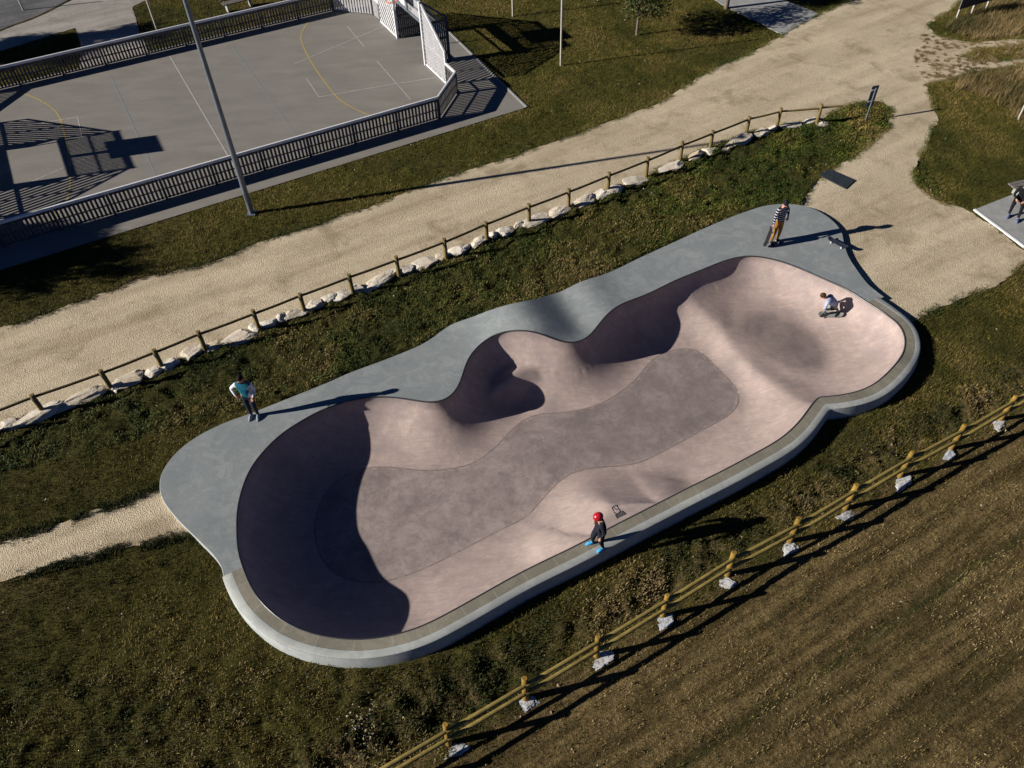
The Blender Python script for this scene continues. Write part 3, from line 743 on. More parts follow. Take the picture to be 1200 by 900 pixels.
for i in range(len(SP)-1):
    for zz in (.86, .42):
        d = (SP[i+1]-SP[i]); d = d/np.linalg.norm(d)
        nv_ = np.array([d[1], -d[0]])*.045
        a, b = Vector((*(SP[i]+nv_-d*.02), zz+random.uniform(-.01, .01)))-o0, Vector((*(SP[i+1]+nv_-d*.03), zz+random.uniform(-.01, .01)))-o0
        mb = MB(); mb.tube([a, a.lerp(b, .03), a.lerp(b, .97), b], [.038, .05, .05, .038], 10); mb.build('rail', M['wood_rail'], sf, True)

# ------------------------------------------------------------------ rocks
def rock(name, p, w, d, h, rz, mat, seed, z0=0, amp=.16):
    bm = bmesh.new(); bmesh.ops.create_icosphere(bm, subdivisions=4, radius=1)
    rs = np.random.default_rng(seed); planes = [(Vector(rs.normal(size=3)).normalized(), rs.uniform(.55, .85)) for _ in range(11)]
    for v in bm.verts:
        q = v.co.copy()
        for nn_, dd in planes:
            e = q.dot(nn_)-dd
            if e > 0: q -= nn_*e
        q *= 1+amp*(float(fbm(q.x*1.6+seed, q.y*1.6+q.z*1.6, 1.6, 4))-.5)*2
        v.co = Vector((q.x*w/2*1.25, q.y*d/2*1.25, q.z*h*1.1))
    me = bpy.data.meshes.new(name); bm.to_mesh(me); bm.free(); me.materials.append(mat)
    o = bpy.data.objects.new(name, me); COL.objects.link(o); o.location = (p[0], p[1], z0+h*.1); o.rotation_euler = (rs.uniform(-.1, .1), rs.uniform(-.1, .1), rz)
    return o
RK = [(10,497,24,0),(38,489,44,0),(97,464,52,1),(136,453,14,0),(152,444,32,1),(180,435,20,0),(201,426,22,0),(227,412,26,0),(251,404,24,1),(281,394,38,0),(299,385,12,0),(315,378,26,0),(331,372,12,0),(346,367,26,0),(367,358,20,0),(385,350,18,0),(401,345,24,0),(420,338,14,0),(440,330,36,0),(460,320,18,0),(477,316,16,0),(496,309,34,0),(517,301,16,1),(538,293,28,0),(560,283,26,0),(577,276,12,0),(592,271,26,0),(608,264,12,0),(630,257,34,0),(659,246,32,0),(685,235,28,0),(705,227,20,0),(721,221,26,0),(745,210,32,0),(784,195,44,0),(816,182,26,1),(831,176,20,0),(862,167,44,0),(891,155,22,0),(906,150,14,0),(927,146,32,0),(950,141,24,0),(963,145,16,0)]
NAMES_N = ['far left', 'left']
fd_ang = math.radians(30)
szw = lambda w: 'big' if w > 34 else ('middling' if w > 22 else 'small')
for i, (x, y, w, k) in enumerate(RK):
    p = at(x, y+1); ww = w/28.5*(1 if y > 250 else 1.02)
    o = rock('rock', p, ww*.93, min(.54, .26+ww*.22)*random.uniform(.85, 1.15), random.uniform(.09, .18), fd_ang+random.uniform(-.15, .15), M['rock2'] if k else M['rock'], 100+i)
    # label from the posts it lies between
    j = sum(1 for q_ in NFB if q_[0] < x)
    between = ('left of the leftmost post of the single rail fence' if j == 0 else ('right of the last post of the single rail fence' if j == len(NFB) else 'below the single rail fence between posts %d and %d from left' % (j, j+1)))
    tag(o, '%s %s rock %s' % (szw(w), 'ochre' if k else 'white', between), 'rock', 'rocks lined up under the single rail fence')
    o['_j'] = j
# make labels single out rocks sharing a bay
bays = {}
for o in [o for o in scene.objects if o.name.startswith('rock')]: bays.setdefault(o['label'], []).append(o)
for lab, os_ in bays.items():
    if len(os_) > 1:
        os_.sort(key=lambda q_: q_.location.x)
        for i, o in enumerate(os_):
            pre = {2: ['left-hand', 'right-hand'], 3: ['left-hand', 'middle', 'right-hand']}.get(len(os_), ['first', 'second', 'third', 'fourth', 'fifth'])[i]
            o['label'] = pre+' '+lab
for o in [o for o in scene.objects if o.name.startswith('rock')]: del o['_j']
order = ['bottom-most', 'second from the bottom', 'third from the bottom', 'fourth from the bottom', 'fifth from the bottom', 'fifth from the top', 'fourth from the top', 'third from the top', 'second from the top', 'topmost']
FT = [(534,880),(619,825),(706,774),(779,729),(853,684),(926,641),(993,603),(1056,566),(1112,533),(1170,498)]
for i, (x, y) in enumerate(FT):
    base = at(x, y); t = rock('footing_rubble', base, random.uniform(.42, .56), random.uniform(.22, .32), .04, .5+random.uniform(-.2, .3), M['footing'], 300+i, -.01, .42)
    tag(t, 'crumbled concrete lump under a yellow fence post, %s' % order[i], 'concrete lump', 'concrete lumps under the two rail fence')

# ------------------------------------------------------------------ ground
def sline(P): return (P[:, 1]-(SP[2][1]+(P[:, 0]-SP[2][0])*.5413))/math.sqrt(1+.5413**2)   # + above the southern fence
NFW = np.array([at(-400, 690), at(-75, 538)]+[at(*p) for p in NFB]+[at(1000, 122), at(1044, 124)])
def in_bank(P):
    yy = np.interp(P[:, 0], NFW[:, 0], NFW[:, 1]); return P[:, 1] < yy
OUTP = BOWL_OUT
def zones(P):
    f = np.clip(.5-(sline(P)+.1)/.9+(fbm(P[:, 0], P[:, 1], 1.3, 3)-.5)*1.0, 0, 1)
    # the weedy bank lies between northern fence, deck and left path
    lp = at(0, 640); dirv = at(187, 570)-lp; cr = dirv[0]*(P[:, 1]-lp[1])-dirv[1]*(P[:, 0]-lp[0])
    bnk = (in_bank(P) & (cr > 0) & (P[:, 0] < at(1044, 130)[0]) & ((P[:, 1]-at(700, 340)[1]) > (P[:, 0]-at(700, 340)[0])*.33-1.2)).astype(float)
    return f, bnk
gx = np.arange(-34, 36, .095); gy = np.arange(2.5, 54, .095)
GX, GY = np.meshgrid(gx, gy); P = np.c_[GX.ravel(), GY.ravel()]
P += RNG.uniform(-.03, .03, P.shape)
fz, bz = zones(P)
onpath = pip(P, ROAD[::6]) | pip(P, LEFTP[::6]) | pip(P, UPP[::6]) | pip(P, COURT) | pip(P, PEB[::6])
dP, _, _ = seg_near(P[(P[:, 0] > -12) & (P[:, 0] < 16) & (P[:, 1] > 5) & (P[:, 1] < 28)], OUTP[::5], False)
dout = np.full(len(P), 9.); dout[(P[:, 0] > -12) & (P[:, 0] < 16) & (P[:, 1] > 5) & (P[:, 1] < 28)] = dP
sd = sline(P); ditch = np.exp(-((sd-.85)/.5)**2)*np.clip((fbm(P[:, 0], P[:, 1], .8, 2)-.15)*3, .55, 1)
TR1 = float(sline(np.array([at(1010, 756)]))[0]); TR2 = float(sline(np.array([at(1110, 828)]))[0])
fur = (np.cos((sd+.05*fbm(P[:, 0], P[:, 1], .6, 2))*2*PI/.42)*.5+.5)*fz*(.4+fbm(P[:, 0], P[:, 1], .5, 2))
rough_n = fbm(P[:, 0], P[:, 1], 2.4, 4)-.5; fine_n = fbm(P[:, 0]+50, P[:, 1], 6.5, 3)-.5
low_ = np.clip((9.5-P[:, 1])/3, 0, 1)*np.clip((2-P[:, 0])/3, 0, 1)*(1-fz); H = -.015+rough_n*(.06+.17*bz+.34*ditch+.16*low_-.03*fz)+fine_n*(.05+.10*bz+.20*ditch+.10*low_-.015*fz)-.06*ditch+.034*(fur-.5*fz)-.03*fz*np.exp(-((sd-TR1)/.12)**2)
H = H+bz*.10*np.exp(-np.maximum(dout-.2, 0)/1.2)
H = np.where(onpath, np.minimum(H, -.03), H)
inb = pip(P, RIM[::3]); H = np.where(pip(P, BOWL_OUT), np.minimum(H, -.06), H)
H = np.where((dout < .14), np.minimum(H, .0+bz*.045), H)
H = np.where((dout < .06), -.06, H)
nx_, ny_ = len(gx), len(gy)
idx = np.arange(nx_*ny_).reshape(ny_, nx_)
Q = np.c_[idx[:-1, :-1].ravel(), idx[:-1, 1:].ravel(), idx[1:, 1:].ravel(), idx[1:, :-1].ravel()]
Q = Q[~inb[Q].any(1)]
me = bpy.data.meshes.new('ground'); me.vertices.add(len(P)); me.vertices.foreach_set('co', np.c_[P, H].astype('f').ravel())
me.loops.add(len(Q)*4); me.loops.foreach_set('vertex_index', Q.astype('i').ravel()); me.polygons.add(len(Q))
me.polygons.foreach_set('loop_start', np.arange(0, len(Q)*4, 4, dtype='i')); me.polygons.foreach_set('loop_total', np.full(len(Q), 4, 'i'))
me.update(calc_edges=True); me.validate(); me.polygons.foreach_set('use_smooth', np.ones(len(me.polygons), bool))
me.materials.append(M['ground']); g_o = bpy.data.objects.new('ground', me); COL.objects.link(g_o); g_o['kind'] = 'structure'
fattr(g_o, 'field', fz); fattr(g_o, 'bank', bz); fattr(g_o, 'ditch', np.clip(ditch, 0, 1)*(1-fz))
tk = np.exp(-((sd-TR1)/.13)**2)+.55*np.exp(-((sd-TR2)/.22)**2)+.35*np.exp(-((sd-TR1+.42)/.15)**2); fattr(g_o, 'track', np.clip(tk, 0, 1))
# far ground out to the horizon, with a hole where the detailed sheet lies
Rr = 3000; V = [(-Rr, -Rr, -.05), (Rr, -Rr, -.05), (Rr, Rr, -.05), (-Rr, Rr, -.05), (-33.8, 2.7, -.05), (35.6, 2.7, -.05), (35.6, 53.7, -.05), (-33.8, 53.7, -.05)]
o = mesh_obj('far_ground', V, [(0, 1, 5, 4), (1, 2, 6, 5), (2, 3, 7, 6), (3, 0, 4, 7)], M['ground']); o['kind'] = 'structure'
def hz(Pq):
    i = np.clip(((Pq[:, 0]+34)/.095).round().astype(int), 0, nx_-1); j = np.clip(((Pq[:, 1]-2.5)/.095).round().astype(int), 0, ny_-1)
    return H[j*nx_+i]

# ------------------------------------------------------------------ vegetation (one mesh per kind of cover)
def blades(name, pts, nb, lmin, lmax, wid, spread, colf, label, cat, leaf=False, zoff=None):
    n_ = len(pts); k = n_*nb; base = np.repeat(pts, nb, 0); zz = np.repeat(hz(pts) if zoff is None else zoff, nb)
    base = base+RNG.normal(0, spread, base.shape); ang = RNG.uniform(0, 2*PI, k); L = RNG.uniform(lmin, lmax, k); lean = RNG.uniform(.25, 1.1, k) if not leaf else RNG.uniform(.7, 1.35, k)
    d = np.c_[np.cos(ang), np.sin(ang)]; s = np.c_[-d[:, 1], d[:, 0]]; w = wid*RNG.uniform(.6, 1.3, k)
    tip = np.c_[base+d*(L*np.sin(lean))[:, None], zz+L*np.cos(lean)+.01]
    if leaf:
        mid = np.c_[base+d*(L*.5*np.sin(lean))[:, None], zz+L*.62*np.cos(lean)+.02]
        a = np.c_[base, zz-.01]; m1 = mid+np.c_[s*w[:, None], np.zeros(k)]; m2 = mid-np.c_[s*w[:, None], np.zeros(k)]
        V = np.stack([a, m1, tip, m2], 1).reshape(-1, 3); nv = 4
    else:
        a = np.c_[base+s*w[:, None], zz-.01]; b = np.c_[base-s*w[:, None], zz-.01]
        V = np.stack([a, b, tip], 1).reshape(-1, 3); nv = 3
    me = bpy.data.meshes.new(name); me.vertices.add(len(V)); me.vertices.foreach_set('co', V.astype('f').ravel())
    me.loops.add(k*nv); me.loops.foreach_set('vertex_index', np.arange(k*nv, dtype='i')); me.polygons.add(k)
    me.polygons.foreach_set('loop_start', np.arange(0, k*nv, nv, dtype='i')); me.polygons.foreach_set('loop_total', np.full(k, nv, 'i')); me.update(calc_edges=True)
    c = colf(base, k); ca = me.attributes.new('Col', 'FLOAT_COLOR', 'POINT'); cc = np.c_[np.repeat(c, nv, 0), np.ones(k*nv)]
    ca.data.foreach_set('color', cc.astype('f').ravel()); me.materials.append(M['leaf'])
    o = bpy.data.objects.new(name, me); COL.objects.link(o); tag(o, label, cat, kind='stuff'); return o
def free(Pq, pad=0):
    k = pip(Pq, ROAD[::6]) | pip(Pq, LEFTP[::6]) | pip(Pq, UPP[::6]) | pip(Pq, COURT) | pip(Pq, PEB[::6]) | pip(Pq, BOWL_OUT[::3]) | pip(Pq, SLAB1) | pip(Pq, SLAB2)
    return ~k
def scatter(nn_, dens=None):
    # in view trapezoid with a margin
    y = RNG.uniform(4, 50, nn_*3); x = RNG.uniform(-34, 34, nn_*3); hw = .62*y+9.5
    k = np.abs(x) < hw; Pq = np.c_[x[k], y[k]][:nn_*2]
    Pq = Pq[free(Pq)]
    kk = (Pq[:, 0] > -12) & (Pq[:, 0] < 16) & (Pq[:, 1] > 5) & (Pq[:, 1] < 28); dd_ = np.full(len(Pq), 9.); dd_[kk] = seg_near(Pq[kk], BOWL_OUT[::4])[0]; Pq = Pq[dd_ > .09]
    if dens is not None: Pq = Pq[RNG.random(len(Pq)) < dens(Pq)]
    return Pq
def pal(cols):
    cols = np.array(cols)
    def f(base, k):
        t = np.clip(fbm(base[:, 0], base[:, 1], .45, 4)*2.3-.68+(fbm(base[:, 0]+33, base[:, 1], 3.1, 2)-.5)*.7+RNG.normal(0, .13, k), 0, .999)*(len(cols)-1); i = t.astype(int); u = (t-i)[:, None]
        nn2 = np.clip((base[:, 1]-22)/5, 0, 1)[:, None]*(cols.max() < .21)
        return (cols[i]*(1-u)+cols[i+1]*u)*RNG.uniform(.7, 1.35, k)[:, None]*(1+nn2*np.array([.45, .5, .1]))
    return f
dry = lambda Pq: (Pq[:, 0] > 16) & (Pq[:, 1] > 33)
Pl = scatter(250000, lambda q_: np.where(zones(q_)[0] > .5, .12, 1.0)*np.where(zones(q_)[1] > .5, .5, 1))
blades('grass', Pl, 4, .04, .10, .007, .05, pal([(.038, .044, .008), (.086, .082, .014), (.155, .122, .028), (.23, .17, .055)]), 'short olive grass covering the lawns round the bowl', 'grass')
Pf = scatter(170000, lambda q_: np.where(zones(q_)[0] > .5, .15+.85*(np.cos((sline(q_)+.05*fbm(q_[:, 0], q_[:, 1], .6, 2))*2*PI/.42)*.5+.5)**2, .0))
blades('stubble', Pf, 4, .02, .065, .007, .04, pal([(.10, .08, .026), (.20, .145, .06), (.28, .205, .092), (.36, .275, .15)]), 'brown stubble and thin shoots in the ploughed field', 'stubble')
Pw = scatter(180000, lambda q_: np.where(zones(q_)[1] > .5, np.clip((fbm(q_[:, 0], q_[:, 1], 1.1, 3)-.3)*3.2, .05, 1), 0))
blades('weeds', Pw, 5, .035, .11, .010, .05, pal([(.022, .04, .006), (.045, .068, .011), (.085, .10, .02), (.20, .15, .06)]), 'leafy green weeds on the bank between fence and bowl', 'weeds', leaf=True)
sb = lambda q_: np.exp(-((sline(q_)-.95)/.6)**2)
def south_d(q_):
    lowl = ((q_[:, 1] < 8.0) & (q_[:, 0] < 1)).astype(float)
    return np.clip(sb(q_)+.35*lowl, 0, 1)*np.clip((fbm(q_[:, 0]+9, q_[:, 1], 1.3, 3)-.32)*3.5, .02, 1)*(zones(q_)[0] < .8)
Ps = scatter(230000, south_d)
blades('weeds', Ps, 5, .035, .11, .009, .06, pal([(.02, .03, .007), (.045, .05, .014), (.12, .095, .04), (.24, .18, .09)]), 'dark weeds and dry stalks in the strip beside the yellow fence', 'weeds', leaf=True)
# clods of turned earth along the yellow fence
Cd = scatter(60000, lambda q_: np.exp(-((sline(q_)-.9)/.5)**2)*np.clip((fbm(q_[:, 0]+4, q_[:, 1], 1.6, 3)-.42)*5, 0, 1)*.5); Cd = np.vstack([Cd, scatter(9000, lambda q_: .05*(zones(q_)[0] > .5)+.5*(zones(q_)[0] > .3)*np.exp(-((sline(q_)+.3)/.3)**2))])
V = []; F = []; Cc = []
for p_, h_ in zip(Cd, hz(Cd)):
    r_ = random.uniform(.012, .05); b_ = len(V); a0 = random.uniform(0, 6.3); c_ = np.array([(.20, .145, .075), (.28, .21, .12), (.13, .095, .045)][random.randrange(3)])*random.uniform(.8, 1.2)
    for k_ in range(5): a1 = a0+k_*2*PI/5; V.append((p_[0]+r_*math.cos(a1)*random.uniform(.7, 1.2), p_[1]+r_*math.sin(a1)*random.uniform(.7, 1.2), h_-.01))
    V.append((p_[0], p_[1], h_+r_*random.uniform(.5, 1))); Cc += [(*c_, 1)]*6; F += [(b_+k_, b_+(k_+1) % 5, b_+5) for k_ in range(5)]
o = mesh_obj('soil_clods', V, F, M['leaf']); ca = o.data.attributes.new('Col', 'FLOAT_COLOR', 'POINT'); ca.data.foreach_set('color', np.array(Cc, 'f').ravel()); tag(o, 'crumbs of dry brown earth strewn along the yellow fence and field', 'soil clods', kind='stuff')
# tall dry grass, top right
zr_ = [ats([(1115,25),(1170,0),(1300,-30),(1300,50),(1200,42),(1140,46),(1105,34)]), ats([(1125,92),(1200,82),(1300,85),(1300,190),(1200,150),(1165,115),(1120,104)])]
G = np.c_[RNG.uniform(10, 34, 60000), RNG.uniform(25, 48, 60000)]; k = np.zeros(len(G), bool)
for zp in zr_: k |= pip(G, zp)
G = G[k & free(G)]
blades('tall_grass', G, 6, .12, .42, .010, .07, pal([(.06, .06, .02), (.16, .12, .05), (.34, .25, .12)]), 'tall straw coloured dry grass at the upper right', 'tall grass')
# scattered patches in the bare gravel, upper right
def inpatch(px, nn_, lo, hi):
    Pp = ats(px); lo_, hi_ = Pp.min(0), Pp.max(0); G = np.c_[RNG.uniform(lo_[0], hi_[0], nn_), RNG.uniform(lo_[1], hi_[1], nn_)]
    return G[pip(G, Pp)]
G = inpatch([(1080,40),(1140,52),(1260,44),(1260,80),(1120,92),(1085,98),(1070,70)], 26000, 0, 0); G = G[(fbm(G[:, 0], G[:, 1], 5.5, 3) > .56) & (fbm(G[:, 0], G[:, 1], 1.1, 2) > .38)]
blades('grass', G, 4, .03, .08, .012, .03, pal([(.09, .08, .03), (.18, .13, .07), (.26, .19, .10)]), 'sparse brown tufts creeping over the gravel, upper right', 'grass', zoff=np.full(len(G), .008))
# fringe along gravel edges
def fringe(poly, nn_):
    i = RNG.integers(0, len(poly), nn_); return poly[i]+RNG.normal(0, .09, (nn_, 2))
Fr = np.vstack([fringe(ROAD, 30000), fringe(LEFTP, 9000)]); Fr = Fr[~pip(Fr, BOWL_OUT[::3]) & (fbm(Fr[:, 0], Fr[:, 1], 1.9, 3) > .42)]
Fr = Fr[~pip(Fr, COURT)]
blades('grass', Fr, 3, .03, .085, .009, .04, pal([(.04, .052, .014), (.08, .08, .025), (.14, .11, .05)]), 'ragged grass fringe spilling over the gravel edges', 'grass', zoff=np.full(len(Fr), .006))
# white and yellow specks: flowers and pale stones
S1 = scatter(2600, lambda q_: .35*(fbm(q_[:, 0], q_[:, 1], .9, 2) > .45)); S2 = at(425, 855)+RNG.normal(0, .28, (120, 2))*np.array([.6, 1.1])
Sx = np.vstack([S1, S2])
blades('wildflowers', Sx, 3, .015, .04, .016, .012, lambda b, k: np.where(RNG.random((k, 1)) < .5, np.array([[.45, .42, .34]]), np.array([[.22, .21, .06]]))*RNG.uniform(.6, 1.3, (k, 1)), 'tiny white and yellow flowers dotted through the grass', 'flowers', leaf=True, zoff=hz(Sx)+.07)

# ------------------------------------------------------------------ trees
def tree(p, h, cr, label, seed, nl=2600, group=None, trunk=None, fmin=.3, name='tree', leafc=((.03, .045, .012), (.055, .07, .02), (.09, .09, .03))):
    rs = np.random.default_rng(seed); t = empty(name, (p[0], p[1], 0)); tag(t, label, 'tree', group)
    mb = MB(); lean = rs.uniform(-.15, .15, 2); top = Vector((lean[0], lean[1], h*.85)); r0 = trunk or h*.018
    mb.tube([(0, 0, -.1), (lean[0]*.3, lean[1]*.3, h*.35), top], [r0, r0*.75, r0*.2], 9)
    tips = []
    for i in range(24 if fmin < .2 else 16):
        f = rs.uniform(fmin, .82); a = rs.uniform(0, 2*PI); b = Vector((lean[0]*f, lean[1]*f, h*f)); L = cr*rs.uniform(.6, 1.05)*(1.15-.5*f)
        e = b+Vector((math.cos(a)*L, math.sin(a)*L, L*rs.uniform(.25, .8))); mb.tube([b, (b+e)/2+Vector((0, 0, .06*L)), e], [r0*.4, r0*.22, r0*.07], 6); tips.append((b, e))
    mb.build('trunk', M['bark'], t, True)
    V = []; F = []; Cc = []
    cen = []
    for b, e in tips:
        for u in (.45, .75, 1.0): cen.append(b+(e-b)*u)
    for _ in range(nl):
        c_ = cen[rs.integers(len(cen))]; q = c_+Vector(rs.normal(0, cr*.15, 3)); d = Vector(rs.normal(size=3)).normalized(); s = d.cross(Vector(rs.normal(size=3))).normalized(); L = rs.uniform(.06, .13)*max(1, h/5); w = L*.45
        b_ = len(V); V += [tuple(q), tuple(q+d*L*.5+s*w), tuple(q+d*L), tuple(q+d*L*.5-s*w)]; F.append((b_, b_+1, b_+2, b_+3))
        cl = np.array(leafc[rs.integers(len(leafc))])*rs.uniform(.7, 1.3); Cc += [(*cl, 1)]*4
    o = mesh_obj('crown', V, F, M['leaf'], t); ca = o.data.attributes.new('Col', 'FLOAT_COLOR', 'POINT'); ca.data.foreach_set('color', np.array(Cc, 'f').ravel())
    return t
tree(at(746, 41), 3.7, 1.5, 'small dark pine sapling on the lawn, trunk lit by the sun', 5, 6500, fmin=.17, trunk=.075)
tree(at(851, 10), 4.6, 1.3, 'tree with dark trunk beside the grey paving at the top edge', 6, 6500, trunk=.13)
grp = 'trees left of the picture whose shade falls on the court and lawn'
for i, (x, y, h, c_) in enumerate([(-27.6, 20.6, 6.7, 1.6), (-32.3, 20.6, 7.9, 2.0), (-31.0, 22.6, 7.2, 1.5), (-33, 39.3, 7.0, 1.6), (-36.5, 37.6, 7.4, 1.8), (-40, 38.4, 8, 2)]):
    tree((x, y), h, c_, 'leafy tree outside the left edge whose shadow reaches into the picture', 20+i, 9000, grp)

# ------------------------------------------------------------------ poles and signs
def lamp():
    p = at(295, 250); t = empty('lamp_post', (*p, 0)); tag(t, 'tall grey steel lamp post between the ball court and the wide gravel path', 'lamp post')
    mb = MB(); mb.tube([(0, 0, 0), (0, 0, 4), (0, 0, 8.4)], [.11, .095, .07], 14); mb.build('pole', M['galv'], t, True)
    b = MB(); b.prism([(-.16, -.16), (.16, -.16), (.16, .16), (-.16, .16)], -.02, .03); b.build('base_plate', M['galv'], t)
    d = MB(); d.box((.0, -.09, .75), (.09, .03, .4)); d.build('access_door', M['steel_dark'], t)
    h = MB(); h.box((0, .1, 8.45), (.28, .55, .1)); h.build('lamp_head', M['steel_dark'], t)
lamp()
def pole(px, h, r, label, name='pole'):
    p = at(*px); t = empty(name, (*p, 0)); tag(t, label, 'pole')
    mb = MB(); mb.tube([(0, 0, 0), (0, 0, h)], r, 10); mb.build('shaft', M['post_white'], t, True)
    c = MB(); c.tube([(0, 0, h), (0, 0, h+.03)], [r*1.25, r*.6], 10); c.build('cap', M['steel_dark'], t)
pole((657, 77), 4.2, .045, 'slim pale pole on the lawn right of the barred goal shadow')
pole((601, 19), 2.8, .05, 'short visible stretch of a pale pole at the top edge above the goal shadow')
pole((186, 41), 2.75, .045, 'slim white pole behind the far court board left of the lamp post')
pole((27.5, 12), 1.7, .05, 'white pole standing in the grey pebble bed, upper left corner')
pole((1193, 140), 1.5, .04, 'dark short pole at the right edge beside the dry grass')
def info_sign():
    p = at(1014, 142); t = empty('sign', (*p, 0), math.radians(17)); tag(t, 'narrow dark blue sign on a grey pole at the tip of the grass', 'sign')
    mb = MB(); mb.tube([(0, 0, 0), (0, 0, 1.5)], .03, 10); mb.build('pole', M['galv'], t, True)
    b = MB(); b.box((0, .045, 1.12), (.32, .02, .9)); b.build('panel', M['sign_blue'], t)
    r = MB(); r.box((0, .025, .9), (.32, .018, .04)); r.box((0, .025, 1.4), (.32, .018, .04)); r.build('bracket', M['white_rail'], t)
info_sign()
def board_sign():
    a, b = at(1121, 21), at(1155, 11); t = empty('information_board', (*a, 0), line_heading(a, b)); L = float(np.linalg.norm(b-a)); tag(t, 'wide dark information board on pale legs in the dry grass, top right', 'sign')
    for f in (0, .5, 1): mb = MB(); mb.bar((L*f, 0, 0), (L*f, 0, 1.5), .07, .07); mb.build('leg', M['post_white'], t)
    mb = MB(); mb.box((L/2, -.06, 1.0), (L+.25, .04, 1.05)); mb.build('panel', M['sign_dark'], t)
board_sign()
# dark plate lying in the grass edge
pp = ats([(960,206),(972,199),(1002,212),(991,222)]); cc = pp.mean(0); t = empty('cover_plate', (*cc, 0)); tag(t, 'dark rectangular metal plate lying where grass meets gravel, right of the deck', 'plate')
mb = MB(); mb.prism([p-cc for p in pp[::-1]], .0, .045); mb.build('plate', M['grate'], t)
mb = MB()
for f in np.linspace(.12, .88, 9):
    a = pp[0]+(pp[3]-pp[0])*f-cc; b = pp[1]+(pp[2]-pp[1])*f-cc
a = pp[0]+(pp[1]-pp[0])*.5-cc; mb.tube([(a[0], a[1], .045), (a[0], a[1], .06)], .03, 8); mb.build('lifting_stud', M['galv'], t)
# bench behind the far board
def bench(px0, px1, label):
    a, b = at(*px0), at(*px1); t = empty('bench', (*a, 0), line_heading(a, b)); L = float(np.linalg.norm(b-a)); tag(t, label, 'bench')
    for k in range(3): mb = MB(); mb.box((L/2, .09+k*.15, .45), (L, .12, .05)); mb.build('seat_plank', M['bench_wood'], t)
    for f in (.12, .88): mb = MB(); mb.box((L*f, .24, .21), (.08, .42, .42)); mb.build('leg', M['slab'], t)
bench((265,17), (300,8), 'grey plank bench in the grass behind the far court board')
a, b = at(1183, 235), at(1283, 212); t = empty('bench', (*a, 0.06), line_heading(a, b)); tag(t, 'grey bench on the concrete paving at the right edge under a seated person', 'bench')
for k in range(3): mb = MB(); mb.box((1.3, .02+k*.15, .44), (2.6, .13, .05)); mb.build('seat_plank', M['bench_wood'], t)
for f in (.1, 2.4): mb = MB(); mb.box((f+.25 if f < 1 else f, .17, .21), (.07, .3, .4)); mb.build('leg', M['slab'], t)

# ------------------------------------------------------------------ people
def cloth(name, col, stripes=None):
    m, nt, b = new_mat(name, .85, .15); g = NT(nt); p = g.obj()
    c = g.ramp(g.noise(p, 7, 4, .6), [(.35, tuple(x*.75 for x in col)), (.65, tuple(min(1, x*1.2) for x in col))])
    if stripes:
        w = g.n('ShaderNodeTexWave', wave_type='BANDS', bands_direction='Z'); g.l(p, w.inputs['Vector']); w.inputs['Scale'].default_value = 3.6; w.inputs['Distortion'].default_value = .6
        c = g.mix(g.ramp(w.outputs['Fac'], [(.72, 0), (.8, 1)]), c, stripes)
    g.l(c, b.inputs['Base Color']); return m
SKIN = cloth('skin', (.50, .27, .19)); HAIRB = cloth('hair_brown', (.055, .03, .015)); HAIRD = cloth('hair_dark', (.012, .01, .009)); BLACK = cloth('black_cloth', (.012, .012, .014)); SHOE = cloth('shoe_dark', (.015, .015, .018)); SOLE = cloth('sole_white', (.6, .6, .62))
